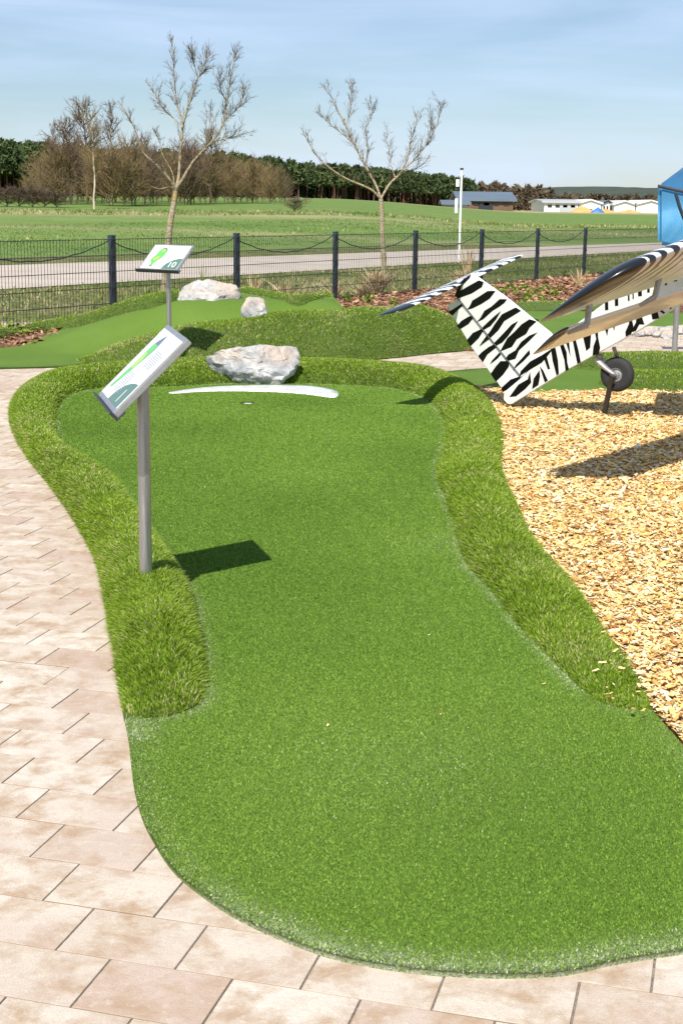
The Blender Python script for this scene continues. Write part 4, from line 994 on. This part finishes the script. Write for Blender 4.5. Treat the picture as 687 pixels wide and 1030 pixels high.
# ================================================================= TREES
q = NM('birch_bark'); a_ = q.noise(14, 6, .7, q.o.outputs['Object'], (1, 1, 2.5)); c = q.ramp(a_, [(.36, srgb(80, 70, 54)), (.46, srgb(146, 134, 106)), (.7, srgb(186, 174, 148))]); c = q.mix(q.ramp(q.noise(4, 4, .6, q.o.outputs['Object']), [(.55, 0), (.7, .8)]), c, srgb(168, 140, 62)); q.col(c).rough(.9); M_BIRCH = q.m
M_TWIG = simple('twig_bark', srgb(92, 78, 58), .85, 0, 8, .3)
M_TWIGR = simple('far_twig_bark', srgb(106, 94, 62), .9, 0, .5, .35)
M_TRUNKD = simple('pine_bark', srgb(104, 74, 56), .95, 0, 1, .3)
def limb(mb, pts, r0, r1, n=7):
    P = spline(pts, .06); k = len(P); mb.tube(P, list(np.linspace(r0, r1, k)), n); return P
def grow(mb, p, d, L_, r_, depth, rg, upb=.25, n=4, wob=.18, split=(2, 4)):
    """one twig with side twigs"""
    k = max(3, int(L_ / .07)); pts = [p]; q_ = p.copy(); dd = d / np.linalg.norm(d); dirs = [dd]
    for i in range(k):
        dd = dd + rg.normal(0, wob, 3) * .5 + np.array([0, 0, upb * .18]); dd /= np.linalg.norm(dd); q_ = q_ + dd * L_ / k; pts.append(q_); dirs.append(dd)
    mb.tube(pts, list(np.linspace(r_, r_ * .4, k + 1)), n, False)
    if depth > 0:
        for _ in range(rg.integers(*split)):
            i = rg.integers(1, k); s_ = np.cross(dirs[i], rg.normal(size=3)); s_ /= np.linalg.norm(s_) + 1e-9
            grow(mb, pts[i], dirs[i] * .75 + s_ * .6, L_ * rg.uniform(.35, .65), r_ * .62, depth - 1, rg, upb, n, wob, split)
def traced_tree(base, trunk_px, limbs, D, label, seed):
    rg = np.random.default_rng(seed); o = empty('bare_tree', base, label, 'tree', 'young bare trees just behind the fence')
    mb = MB(); T = [base] + [atd(x_, y_, D) for x_, y_ in trunk_px]; limb(mb, T, .062, .046, 10); tk = mb.build('trunk', M_BIRCH, o); smooth_by_angle(tk, 60)
    mb = MB(); tw = MB()
    for px, r0, r1, dep, twn in limbs:
        n_ = len(px); P = [atd(x_, y_, D + dep * (i / (n_ - 1)) ** .8) for i, (x_, y_) in enumerate(px)]
        Q = limb(mb, P, r0 * .82, r1 * .8)
        for _ in range(int(twn * 2.4)):
            t_ = rg.uniform(.15, 1) ; i = min(int(t_ * (len(Q) - 2)), len(Q) - 2); tg = Q[i + 1] - Q[i]; tg /= np.linalg.norm(tg); s_ = np.cross(tg, rg.normal(size=3)); s_ /= np.linalg.norm(s_)
            grow(tw, Q[i], tg * .8 + s_ * .6 + np.array([0, 0, .35]), rg.uniform(.13, .36) * (1.1 - .3 * t_), .0046, 2, rg, .5, 3)
    smooth_by_angle(mb.build('limbs', M_BIRCH, o), 60); tw.build('twigs', M_TWIG, o)
b1 = at(165, 296); D1 = b1[1]
traced_tree(b1, [(168, 262), (170, 238), (172, 222), (175, 205), (176.5, 192)], [
    ([(176.5, 193), (172, 182), (160, 168), (145.5, 155), (141, 145), (135, 128), (129.5, 117), (119, 101)], .028, .008, -.5, 12),
    ([(176.5, 193), (180, 178), (182, 150), (185, 123), (192, 100), (199, 79), (208, 70), (216, 66)], .036, .009, .2, 20),
    ([(185, 123), (178, 104), (176, 80), (174, 55), (174, 36)], .016, .005, .3, 14),
    ([(199, 79), (195, 62), (190, 45)], .012, .005, -.2, 8), ([(199, 79), (208, 60), (212, 50)], .011, .004, .4, 8),
    ([(184, 128), (174, 118), (164, 109), (156, 95), (150, 82)], .014, .006, .4, 9),
    ([(177, 191), (184, 180), (196, 161), (214, 142), (225, 123), (228, 103), (233, 74), (240, 44)], .034, .006, -.3, 26),
    ([(214, 142), (226, 140), (238, 137), (249, 133)], .013, .005, .3, 8), ([(225, 123), (236, 112), (243, 103), (247, 86)], .014, .005, .4, 12),
    ([(228, 103), (222, 88), (223, 72)], .010, .004, -.3, 7), ([(205, 152), (212, 130), (212, 108)], .012, .005, .6, 9),
    ([(177, 190), (170, 188), (161, 190), (152, 187)], .012, .005, -.4, 3), ([(176, 188), (173, 172), (164, 156), (160, 140), (158, 128)], .010, .004, .5, 6)], D1,
    'left of the two young bare trees, pale bark, its trunk rising behind the upper sign', 3)
b2 = at(386, 283); D2 = b2[1]
traced_tree(b2, [(386, 262), (384.5, 240), (384, 215), (383, 200)], [
    ([(383, 200), (372, 190), (351, 181), (336, 172), (322.5, 161), (312, 146), (303, 128)], .032, .007, -.4, 14),
    ([(383, 200), (378, 186), (367.6, 167), (356, 145), (348, 127.6), (337, 105), (325, 84)], .034, .007, .5, 24),
    ([(348, 127.6), (352, 112), (353.5, 98), (353, 79)], .014, .005, .4, 11), ([(356, 145), (345, 135), (332, 125), (318, 112)], .013, .005, -.4, 9),
    ([(367, 167), (370, 150), (368, 130), (374, 112), (372, 96)], .015, .005, -.5, 12),
    ([(383, 200), (392, 185), (404, 172.7), (410, 158), (412.7, 144.5), (418, 126), (421, 112)], .034, .006, .2, 16),
    ([(404, 172), (417, 160), (429.6, 144.5), (437, 130), (443, 112), (441, 100)], .018, .005, -.3, 18), ([(398, 180), (393, 165), (391, 150), (388, 134)], .012, .004, .6, 8),
    ([(404, 172), (418, 170), (430, 160), (434, 152)], .010, .004, .5, 5), ([(429, 145), (434, 124), (430, 108)], .010, .004, .3, 7)], D2,
    'right of the two young bare trees, low fork and spreading crown behind the fence', 9)

# ---- generic bare tree / shrub for the distance
def bare_mesh(seed, H_, spread, nb, tr=.09, mat=None, twig=.02, depth=2, low=.25, ndir=.9, n=3):
    rg = np.random.default_rng(seed); mb = MB(); P = [np.zeros(3)]
    for i in range(8): P.append(P[-1] + np.array([rg.normal(0, .03) * H_ / 3, rg.normal(0, .03) * H_ / 3, H_ * .9 / 8]))
    mb.tube(P, list(np.linspace(tr, tr * .15, 9)), 5); tk = len(mb.v); m2 = MB()
    for _ in range(nb):
        t_ = rg.uniform(low, 1) ** .8; i = min(int(t_ * 8), 7); p = P[i] + (P[i + 1] - P[i]) * (t_ * 8 - i); a_ = rg.uniform(0, 2 * math.pi)
        d = np.array([math.cos(a_) * ndir, math.sin(a_) * ndir, rg.uniform(.5, 1.3)]); L_ = spread * rg.uniform(.5, 1) * (1.25 - t_ * .75)
        def gr(p, d, L_, r_, dp):
            k = 4; pts = [p]; q_ = p; dd = d / np.linalg.norm(d)
            for _i in range(k):
                dd = dd + rg.normal(0, .12, 3) + np.array([0, 0, .07]); dd /= np.linalg.norm(dd); q_ = q_ + dd * L_ / k; pts.append(q_)
            m2.tube(pts, list(np.linspace(r_, r_ * .45, k + 1)), n, False)
            if dp:
                for _j in range(rg.integers(3, 6)):
                    ii = rg.integers(1, k + 1); s_ = rg.normal(size=3); s_ /= np.linalg.norm(s_); gr(pts[ii], dd * .9 + s_ * .65, L_ * rg.uniform(.35, .6), r_ * .6, dp - 1)
        gr(p, d, L_, twig, depth)
    return mb, m2
def gz(x_, y_): return float(rise(x_, y_))
M_BRUSH = simple('brush_twigs', srgb(120, 102, 68), .95, 0, .15, .35)
M_REDT = simple('reddish_twigs', srgb(104, 86, 70), .95, 0, .4, .25)
M_PALEB = simple('pale_bark', srgb(186, 172, 148), .9, 0, 1.2, .3)
M_DBARK = simple('dark_bark', srgb(92, 76, 60), .95, 0, .6, .3)
def place_tree(proto_pair, px, py, D, Hpx, H0, label, group, tm, wm, name='bare_tree', rot=0, sx=1):
    a = atd(px, py, D); z = gz(a[0], D); s_ = Hpx * D / FPX / H0
    return a, z, s_
protos = {}
def proto(key, *a, **k):
    if key not in protos:
        mb, m2 = bare_mesh(*a, **k)
        def me(b, nm):
            m_ = bpy.data.meshes.new(nm); m_.from_pydata(b.v, [], b.f); return m_
        protos[key] = (me(mb, 'trunk'), me(m2, 'crown'))
    return protos[key]
def put(key, px, D, H, H0, tm, wm, label, group, name='bare_tree', rot=0, wx=1):
    a = atd(px, 200, D); z = gz(a[0], D) - .05; s_ = H / H0
    o = empty(name, (a[0], D, z), label, 'tree' if 'tree' in name else 'shrub', group); o.rotation_euler = (0, 0, rot); o.scale = (s_ * wx, s_ * wx, s_)
    for me_, nm, mt in ((protos[key][0], 'trunk', tm), (protos[key][1], 'crown', wm)):
        m_ = me_ if len(me_.materials) and me_.materials[0] == mt else me_.copy() if len(me_.materials) else me_
        if not len(m_.materials): m_.materials.append(mt)
        elif m_.materials[0] != mt: m_.materials.clear(); m_.materials.append(mt)
        c = bpy.data.objects.new(nm, m_); COL.objects.link(c); c.parent = o
    return o
proto('birch', 1, 10, 2.6, 46, tr=.11, twig=.032, depth=2, low=.25)
proto('birch2', 2, 10, 2.0, 40, tr=.10, twig=.03, depth=2, low=.45, ndir=.7)
proto('wide', 4, 9, 3.6, 60, tr=.16, twig=.045, depth=2, low=.2, ndir=1.1)
proto('bush', 5, 5, 2.6, 70, tr=.06, twig=.035, depth=2, low=.03, ndir=1.0)
proto('bush2', 6, 5, 3.0, 70, tr=.06, twig=.04, depth=2, low=.03, ndir=1.3)
GT = 'bare trees at the edge of the field'
put('birch', 95, 100, 7.0, 10, M_PALEB, M_BRUSH, 'slender pale trunked bare tree at the field edge, left of the thicket gap', GT, rot=1)
put('birch2', 112, 118, 8.6, 10, M_PALEB, M_REDT, 'tall thin birch with a very fine crown left of the left foreground tree', GT, rot=2)
put('wide', 72, 115, 6.6, 9, M_DBARK, M_REDT, 'dark ivy hung bare tree, reddish top, standing left in the thicket', GT, rot=.5)
put('wide', 88, 125, 8.6, 9, M_DBARK, M_REDT, 'tallest dark bare tree in the left thicket', GT, rot=2.2, wx=.8)
put('birch2', 58, 122, 6.9, 10, M_DBARK, M_REDT, 'small dark bare tree at the left shoulder of the thicket', GT, rot=4)
put('birch', 146, 120, 6.0, 10, M_DBARK, M_REDT, 'reddish bare tree just left of the left foreground tree trunk', GT, rot=4)
put('birch2', 158, 124, 5.2, 10, M_DBARK, M_REDT, 'second reddish bare tree half hidden by the left foreground tree', GT, rot=5)
put('wide', 212, 130, 6.4, 9, M_DBARK, M_BRUSH, 'round crowned brown bare tree rising above the wood behind the left foreground tree', GT, rot=3)
rg = np.random.default_rng(5)
k = 0
BG = 'brown bare shrubs of the thicket'
for x_ in np.arange(30, 290, 2.6):
    D = 128 + rg.uniform(-18, 34) + max(0, x_ - 150) * .25; hh = np.interp(x_, [30, 60, 110, 200, 250, 290], [2.2, 4.4, 4.7, 4.3, 3.8, 3.4]) * rg.uniform(.62, 1.12)
    put('bush' if k % 2 else 'bush2', x_ + rg.uniform(-3, 3), D, hh, 5, M_DBARK, [M_BRUSH, M_TWIGR, M_BRUSH, M_REDT][k % 4], 'bare brown shrub of the dense thicket along the far field edge', BG, 'bare_shrub', rot=rg.uniform(0, 6), wx=rg.uniform(.8, 1.15)); k += 1
put('bush2', 296, 100, 1.0, 5, M_DBARK, M_REDT, 'low rust coloured shrub alone at the right end of the thicket', BG, 'bare_shrub', wx=2.2)
for x_ in (-6, 8, 20, 34, 46, 57): put('bush2', x_, 104, 1.35 * rg.uniform(.8, 1.1), 5, M_DBARK, M_DBARK, 'low dark brushwood heap at the left end of the field', 'brushwood heaps', 'bare_shrub', rot=x_, wx=2.3)

# ---- pine wood: one mass of trees
def wood(name, xs, Df, Htop, n, seed, label, mats, crown=.55, leaf=.5, per=110, wd=2.4):
    """xs: pixel range, Df(x): distance, Htop(x): tree height; rows going back"""
    rg = np.random.default_rng(seed); V = []; Fq = []; mi = []; T = []
    tv = MB()
    VV = []; TT = []
    for i in range(n):
        x_ = rg.uniform(*xs); D = Df(x_) + abs(rg.normal(0, 1)) * 14 + rg.uniform(0, 5); D += 14 if i % 5 < 2 else 0; a = atd(x_, 200, D); z = gz(a[0], D); H = Htop(x_) * rg.uniform(.82, 1.06)
        tv.tube([[a[0], D, z - .3], [a[0] + rg.normal(0, .2), D, z + H * .92]], [.2, .08], 4, False)
        m_ = per; t_ = rg.random(m_) ** .85; cw_ = .93 if i % 5 < 2 else crown; zc = H * (1 - cw_) + H * cw_ * t_; rr = wd * np.sqrt(rg.random(m_)) * (1.05 - t_ * .8) * rg.uniform(.8, 1.1); an = rg.uniform(0, 2 * math.pi, m_)
        C = np.c_[a[0] + rr * np.cos(an), D + rr * np.sin(an), z + zc + rg.normal(0, .2, m_)]
        for _ in range(2):
            e = rg.normal(size=(m_, 3)); f = rg.normal(size=(m_, 3)); s_ = leaf * rg.uniform(.5, 1.3, (m_, 1))
            VV.append(np.stack([C + e * s_ * .5, C + f * s_ * .5, C - (e + f) * s_ * .4], 1).reshape(-1, 3)); TT.append(np.repeat(np.clip(rg.normal(.5, .2) + rg.normal(0, .15, m_), 0, 1), 3))
    tb = np.array(tv.v); b = len(tb); tf = []
    for f in tv.f: tf += [(f[0], f[1], f[2]), (f[0], f[2], f[3])]
    LV = np.vstack(VV); n3 = len(LV) // 3; Fc = np.vstack([np.array(tf), b + np.arange(3 * n3).reshape(-1, 3)])
    o = mesh(name, np.vstack([tb, LV]), Fc, mats, midx=np.r_[np.zeros(len(tf)), np.ones(n3)], tint=np.r_[np.zeros(b), np.concatenate(TT)])
    tag(o, label, 'woodland', kind='stuff'); return o
M_PINE = blade_mat('pine_needles', [(0, (.032, .052, .022, 1)), (.5, (.066, .098, .036, 1)), (1, (.12, .145, .055, 1))], .1, .8, .1)
M_BROWNL = blade_mat('bare_canopy', [(0, (.06, .045, .03, 1)), (.5, (.12, .092, .06, 1)), (1, (.20, .155, .10, 1))], .1, .9, .1)
skyline = lambda x_: np.interp(x_, [-40, 0, 60, 120, 200, 260, 330, 400, 450, 480, 520], [138, 141, 146, 152, 154, 158, 166, 173, 177, 181, 184])
def Hf(Dl, sky_=skyline, extra=0):
    def f(x_):
        D = Dl(x_); a = atd(x_, float(sky_(x_)) + extra, D); return a[2] - gz(a[0], D)
    return f
Dp = lambda x_: np.interp(x_, [-40, 120, 300, 480, 530], [250, 260, 330, 400, 430])
wood('pine_wood', (-45, 478), Dp, Hf(Dp), 620, 41, 'dark pine wood along the horizon on the left and centre', [M_TRUNKD, M_PINE], leaf=.75, per=170, wd=2.6)
Dr = lambda x_: 480.
wood('bare_wood', (440, 560), Dr, Hf(Dr, lambda x_: np.interp(x_, [440, 480, 510, 560], [188, 182, 185, 190])), 70, 42, 'pale brown leafless wood in the distance behind the dark building', [M_TRUNKD, M_BROWNL], .85, .9, 90, 3)
Dh = lambda x_: 900.
wood('bare_wood', (505, 760), Dh, Hf(Dh, lambda x_: 196.5), 170, 43, 'brown leafless wood behind the white hangars', [M_TRUNKD, M_BROWNL], .9, 2.0, 70, 6)
# wooded hills on the right
q = NM('wooded_hill'); f = q.noise(.02, 6, .75); q.col(q.ramp(f, [(.35, (.035, .055, .035, 1)), (.6, (.07, .085, .055, 1))])).rough(1); q.bump(f, 12); M_HILL = q.m
V = []; xs_ = np.linspace(330, 900, 60)
for i, x_ in enumerate(xs_):
    ytop = np.interp(x_, [330, 470, 520, 600, 662, 760, 900], [200, 192, 188.5, 187, 188.5, 186, 190]) + .9 * (vnoise(np.array([x_]), np.array([0.]), .1, 2)[0])
    a = atd(x_, ytop, 2200.); V += [(a[0] * .8, 1700, 3), (a[0], 2200, a[2]), (a[0] * 1.2, 2700, 3)]
Fc = [(3 * i + j, 3 * i + j + 3, 3 * i + j + 4, 3 * i + j + 1) for i in range(len(xs_) - 1) for j in range(2)]
hl = mesh('hills', V, Fc, M_HILL, smooth=True); tag(hl, kind='structure')

# ================================================================= FAR BUILDINGS
M_HWHITE = simple('hangar_white', (.78, .78, .76, 1), .6, 0, .05, .05)
M_HGREY = simple('hangar_grey', (.42, .44, .46, 1), .6, 0, .05, .06)
M_ROOFB = simple('slate_blue_roof', (.13, .17, .21, 1), .5, .1, .2, .1)
M_TIMBER = simple('brown_timber', (.15, .085, .05, 1), .8, 0, .4, .2)
M_GLASSD = simple('dark_glass', (.03, .035, .04, 1), .15)
def building(px0, px1, ytop_eave, ytop_ridge, ybase, D, dep, wallm, roofm, label, gable_side=True, door=None, dm=None, name='hangar', windows=0):
    a = atd(px0, ybase, D); b = atd(px1, ybase, D); z0 = gz((a[0] + b[0]) / 2, D) - 1.0; ze = atd((px0 + px1) / 2, ytop_eave, D)[2]; zr = atd((px0 + px1) / 2, ytop_ridge, D)[2]
    o = empty(name, ((a[0] + b[0]) / 2, D + dep / 2, z0), label, 'building'); x0, x1 = a[0], b[0]
    mb = MB()
    if gable_side:   # gable end faces the viewer
        xm = (x0 + x1) / 2; prf = [(x0, z0), (x1, z0), (x1, ze), (xm, zr), (x0, ze)]
        mb.prism([(p, D, q_) for p, q_ in prf], (0, dep, 0)); mb.build('wall', wallm, o)
        mb = MB(); e = .35
        for sgn, xa in ((1, x0 - .5), (-1, x1 + .5)):
            mb.add([(xa, D - .6, ze - .15 + .02), (xm, D - .6, zr + .1), (xm, D + dep + .6, zr + .1), (xa, D + dep + .6, ze - .13), (xa, D - .6, ze + e), (xm, D - .6, zr + e + .1), (xm, D + dep + .6, zr + e + .1), (xa, D + dep + .6, ze + e)], [(0, 1, 2, 3), (7, 6, 5, 4), (0, 4, 5, 1), (3, 2, 6, 7), (0, 3, 7, 4)])
        mb.build('roof', roofm, o)
    else:
        prf = [(D, z0), (D + dep, z0), (D + dep, ze), (D + dep / 2, zr), (D, ze)]
        mb.prism([(x0, p, q_) for p, q_ in prf], (x1 - x0, 0, 0)); mb.build('wall', wallm, o)
        mb = MB(); ym = D + dep / 2; e = .3
        for ya in (D - .8, D + dep + .8):
            mb.add([(x0 - .8, ya, ze - .2), (x1 + .8, ya, ze - .2), (x1 + .8, ym, zr + .1), (x0 - .8, ym, zr + .1), (x0 - .8, ya, ze + e), (x1 + .8, ya, ze + e), (x1 + .8, ym, zr + e + .1), (x0 - .8, ym, zr + e + .1)], [(0, 1, 2, 3), (7, 6, 5, 4), (0, 4, 5, 1), (0, 3, 7, 4), (1, 5, 6, 2)])
        mb.build('roof', roofm, o)
    if door:
        for d0, d1, hh in door:
            mb = MB(); mb.box(((x0 + (x1 - x0) * (d0 + d1) / 2), D - .05, z0 + 1 + (ze - z0 - 1) * hh / 2), ((x1 - x0) * (d1 - d0) / 2, .08, (ze - z0 - 1) * hh / 2)); mb.build('door', dm or M_GLASSD, o)
    for i in range(windows):
        mb = MB(); mb.box((x0 + (x1 - x0) * (i + .7) / (windows + .4), D - .05, z0 + 1 + (ze - z0 - 1) * .6), ((x1 - x0) / windows * .25, .08, (ze - z0) * .1)); mb.build('window', M_GLASSD, o)
    return o
DB = 330.
building(462, 516, 201.5, 194.0, 207, DB, 22, M_TIMBER, M_ROOFB, 'long brown timber hall with a slate blue roof at the edge of the field', False, [(.35, .62, .75)], M_GLASSD, 'timber_hall', 5)
building(447, 470, 205, 203, 207, DB - 10, 8, M_HGREY, M_ROOFB, 'low flat blue grey shed at the left of the brown hall', False, name='shed')
DH = 420.
building(547, 581, 203.5, 201.5, 213, DH, 30, M_HWHITE, M_HGREY, 'leftmost white hangar with a flat grey roof and glazed dark front', False, [(.45, .95, .7)], M_HGREY, 'hangar', 4)
building(582, 604, 205, 201.8, 214, DH, 30, M_HWHITE, M_HWHITE, 'white gabled hangar right of the flat roofed one', True, [(.4, .6, .4)], M_GLASSD)
building(605, 616, 205.5, 203, 214, DH + 4, 24, M_HWHITE, M_GLASSD, 'narrow white hall with dark openings between two hangars', True, [(.1, .25, .8), (.4, .55, .8), (.7, .85, .8)])
building(617, 638, 206, 203, 214.5, DH, 30, M_HWHITE, M_HWHITE, 'white gabled hangar third from the right edge of the row', True, [(.3, .7, .15)], M_HGREY)
building(639, 668, 206, 202.5, 215, DH, 30, M_HWHITE, M_HWHITE, 'rightmost white hangar next to the blue cabin', True)
M_SAND = simple('orange_sand', srgb(214, 158, 96), .95, 0, .6, .15); M_TARP = simple('blue_tarp', (.03, .16, .45, 1), .5)
def heap(px, D, rx, h, label, mat, seed):
    a = atd(px, 212, D); rg = np.random.default_rng(seed); V = []; Fc = []; N = 28; K = 7
    for j in range(K):
        for i in range(N):
            g = 2 * math.pi * i / N; r_ = rx * (1 - j / (K - .8)) * (1 + .12 * math.sin(3 * g + seed)); V.append((a[0] + r_ * math.cos(g), D + r_ * .6 * math.sin(g), gz(a[0], D) - .4 + (h + .4) * (j / (K - 1)) ** .8 * (1 + .08 * rg.normal())))
    for j in range(K - 1):
        for i in range(N): Fc.append((j * N + i, j * N + (i + 1) % N, (j + 1) * N + (i + 1) % N, (j + 1) * N + i))
    Fc.append(tuple((K - 1) * N + i for i in range(N)))
    o = mesh('sand_heap' if 'sand' in label else 'tarpaulin_stack', V, Fc, mat, smooth=True); tag(o, label, 'heap')
heap(585, 395, 4.2, 1.5, 'left orange sand heap in front of the white hangars', M_SAND, 1)
heap(607, 392, 5.5, .9, 'middle orange sand heap in front of the white hangars, below the blue tarpaulin', M_SAND, 2)
heap(632, 396, 5.0, .8, 'right orange sand heap in front of the white hangars', M_SAND, 3)
heap(601, 390, 2.2, 1.3, 'blue tarpaulin covered stack between the sand heaps', M_TARP, 4)

# ================================================================= DRY GRASS AND SMALL PLANTS
M_DRY = blade_mat('dry_grass', [(0, srgb(160, 132, 90)), (.5, srgb(214, 190, 144)), (1, srgb(240, 224, 186))], .3, .8, .1)
M_LEAF = blade_mat('small_leaves', [(0, (.05, .10, .015, 1)), (.5, (.17, .26, .03, 1)), (1, (.38, .42, .06, 1))], .3, .6, .2)
def tuft(name, p, H, W, n, label, cat, group, mat=M_DRY, wid=.014, seed=0, droop=.5):
    rg = np.random.default_rng(seed); VV = []; TT = []; F_ = []
    for i in range(n):
        a_ = rg.uniform(0, 2 * math.pi); r_ = rg.random() * W * .25; h_ = H * rg.uniform(.4, 1); o_ = rg.random() ** 1.5 * W; b = len(VV); an = rg.uniform(0, math.pi); sx = np.array([math.cos(an), math.sin(an), 0]) * wid
        base = np.array([math.cos(a_) * r_, math.sin(a_) * r_, 0])
        for j in range(5):
            t_ = j / 4; q_ = base + np.array([math.cos(a_) * o_ * t_ ** 1.6, math.sin(a_) * o_ * t_ ** 1.6, h_ * (t_ - droop * t_ ** 3 * .5)]); VV += [q_ - sx * (1 - t_ * .8), q_ + sx * (1 - t_ * .8)]
        for j in range(4): F_.append((b + 2 * j, b + 2 * j + 1, b + 2 * j + 3, b + 2 * j + 2))
        TT += [rg.random()] * 10
    me = bpy.data.meshes.new(name); me.from_pydata([tuple(v) for v in VV], [], F_); a2 = me.attributes.new('tint', 'FLOAT', 'POINT'); a2.data.foreach_set('value', np.array(TT, np.float32))
    o = link(name, me, mat); o.location = p; return tag(o, label, cat, group)
DG = 'dry grass clumps along the fence'
tuft('dry_grass_clump', at(378, 297), .62, .42, 320, 'large pale dry grass clump at the foot of the right hand bare tree', 'dry grass', DG, seed=1, wid=.016)
tuft('dry_grass_clump', at(366, 299), .35, .32, 160, 'small dry grass clump just left of the large one at the right hand tree', 'dry grass', DG, seed=11)
tuft('dry_grass_clump', at(470, 288), .98, .25, 60, 'tall thin dry stalks behind the tailplane', 'dry grass', DG, seed=2, droop=.2)
tuft('dry_grass_clump', at(465, 289), .48, .36, 200, 'dry grass clump below the tall thin stalks, left of the tailplane centre', 'dry grass', DG, seed=3)
tuft('dry_grass_clump', at(256, 306), .50, .22, 90, 'dry upright stalks right of the second fence post', 'dry grass', DG, seed=4, droop=.2)
tuft('dry_grass_clump', at(288, 303), .45, .42, 45, 'wispy dry stalks in the panel left of the third fence post', 'dry grass', DG, seed=5, droop=.3)
tuft('dry_grass_clump', at(337, 300), .36, .35, 70, 'loose dry grass at the foot of the third fence post', 'dry grass', DG, seed=6, droop=.3)
tuft('dry_grass_clump', at(582, 290), .42, .25, 60, 'reddish dry stalks beside the last visible fence post', 'dry grass', DG, seed=7, droop=.1)
hp = hit(207, 286, hill); tuft('weed', (hp[0] + .25, 16.4, float(hill(hp[0] + .25, 16.4))), .38, .12, 24, 'green weed with upright stems behind the flat grey boulder', 'weed', 'weeds by the fence', M_LEAF, .008, 8, .1)
def leafy(p, r_, seed, label):
    rg = np.random.default_rng(seed); n = 46; VV = []; F_ = []; TT = []
    for i in range(n):
        v = rg.normal(size=3); v[2] = abs(v[2]); v /= np.linalg.norm(v); c = v * r_ * rg.uniform(.4, 1); e = rg.normal(size=3); e /= np.linalg.norm(e); f = np.cross(e, v); f /= np.linalg.norm(f) + 1e-9; s_ = r_ * .28; b = len(VV)
        VV += [c - e * s_, c + f * s_ * .5, c + e * s_, c - f * s_ * .5]; F_.append((b, b + 1, b + 2, b + 3)); TT += [rg.random()] * 4
    me = bpy.data.meshes.new('ground_plant'); me.from_pydata([tuple(v) for v in VV], [], F_); a2 = me.attributes.new('tint', 'FLOAT', 'POINT'); a2.data.foreach_set('value', np.array(TT, np.float32))
    o = link('ground_plant', me, M_LEAF); o.location = p; return tag(o, label, 'plant', 'small yellow green plants in the mulch')
for i, (x_, y_) in enumerate([(497, 291), (505, 295), (512, 292), (519, 296), (527, 290), (534, 297), (541, 294), (548, 291), (556, 297), (563, 293), (490, 296), (530, 302), (545, 301), (12, 333), (22, 336), (34, 333), (6, 338), (370, 303), (395, 305), (350, 302), (470, 300)]):
    where = 'between tailplane tip and wing tip' if 480 < x_ < 580 else 'at the left edge by the fence' if x_ < 60 else 'near the right hand bare tree'
    leafy(at(x_, y_, .05), .10 + .05 * ((i * 7) % 3) / 3, 60 + i, 'small yellow green plant in the mulch ' + where)
# grass on the verges and rough edge of the field: scattered blades as one object
def scatter_grass(name, poly, n, H, wid, seed, label, mat, xlim=.28, zf_=None):
    rg = np.random.default_rng(seed); poly = np.asarray(poly)[:, :2]; x0, y0 = poly.min(0); x1, y1 = poly.max(0); X = rg.uniform(x0, x1, n); Y = rg.uniform(y0, y1, n); k = inpoly(X, Y, poly) & (np.abs(X) < xlim * Y + 1); X, Y = X[k], Y[k]; n = len(X)
    pch = vnoise(X, Y, .7, 5); k = rg.random(n) < .25 + pch; X, Y, pch = X[k], Y[k], pch[k]; n = len(X)
    Z = zf_(X, Y) if zf_ else 0 * X; an = rg.uniform(0, math.pi, n); la = rg.uniform(0, 2 * math.pi, n); hh = H * rg.uniform(.4, 1.2, n); w_ = wid * rg.uniform(.6, 1.4, n)
    V = np.stack([np.c_[X - np.cos(an) * w_, Y - np.sin(an) * w_, Z], np.c_[X + np.cos(an) * w_, Y + np.sin(an) * w_, Z], np.c_[X + np.cos(la) * hh * .6, Y + np.sin(la) * hh * .6, Z + hh]], 1).reshape(-1, 3)
    t = np.clip(.5 * rg.random(n) + .9 * (vnoise(X, Y, .45, 9) - .2), 0, 1)
    o = mesh(name, V, np.arange(3 * n).reshape(-1, 3), mat, tint=np.repeat(t, 3)); return tag(o, label, 'grass', kind='stuff')
M_ROUGHG = blade_mat('rough_grass', [(0, (.08, .14, .02, 1)), (.4, (.17, .23, .045, 1)), (.62, (.32, .30, .12, 1)), (1, (.52, .45, .26, 1))], .25, .8, .1)
M_FCROP = blade_mat('crop_blades', [(0, (.07, .14, .025, 1)), (.5, (.135, .225, .05, 1)), (1, (.26, .33, .10, 1))], .25, .8, .1)
scatter_grass('verge_grass', [FA - fd * 4, FA + fd * 9] + [ne[4][:2] + np.array([.2, -.2]), ne[3][:2] + np.array([.2, -.2]), ne[2][:2] + np.array([.2, -.2]), ne[1][:2]+ np.array([.2, -.2]), np.array([-14, 15])], 120000, .09, .012, 71, 'rough mixed green and straw grass between the fence and the path', M_ROUGHG)

def strip(px, dy): 
    return np.vstack([[atd(x_, 205, d_)[:2] for x_, d_ in px], [atd(x_, 205, d_ + dy)[:2] for x_, d_ in px[::-1]]])
scatter_grass('field_stubble', strip([(-20, 84), (200, 88), (400, 96), (690, 104)], 12), 15000, .16, .05, 72, 'pale dry weeds in a strip across the green field', M_ROUGHG, .3, rise)
scatter_grass('field_stubble', strip([(-20, 50), (200, 58), (400, 76), (690, 88)], 4), 6000, .13, .04, 73, 'sparse straw coloured weeds along the near edge of the field', M_ROUGHG, .3, rise)
scatter_grass('field_grass', strip([(-20, 40), (200, 50), (400, 64), (690, 84)], 26), 90000, .06, .02, 74, 'young green crop growing in the field beyond the path', M_FCROP, .3, rise)
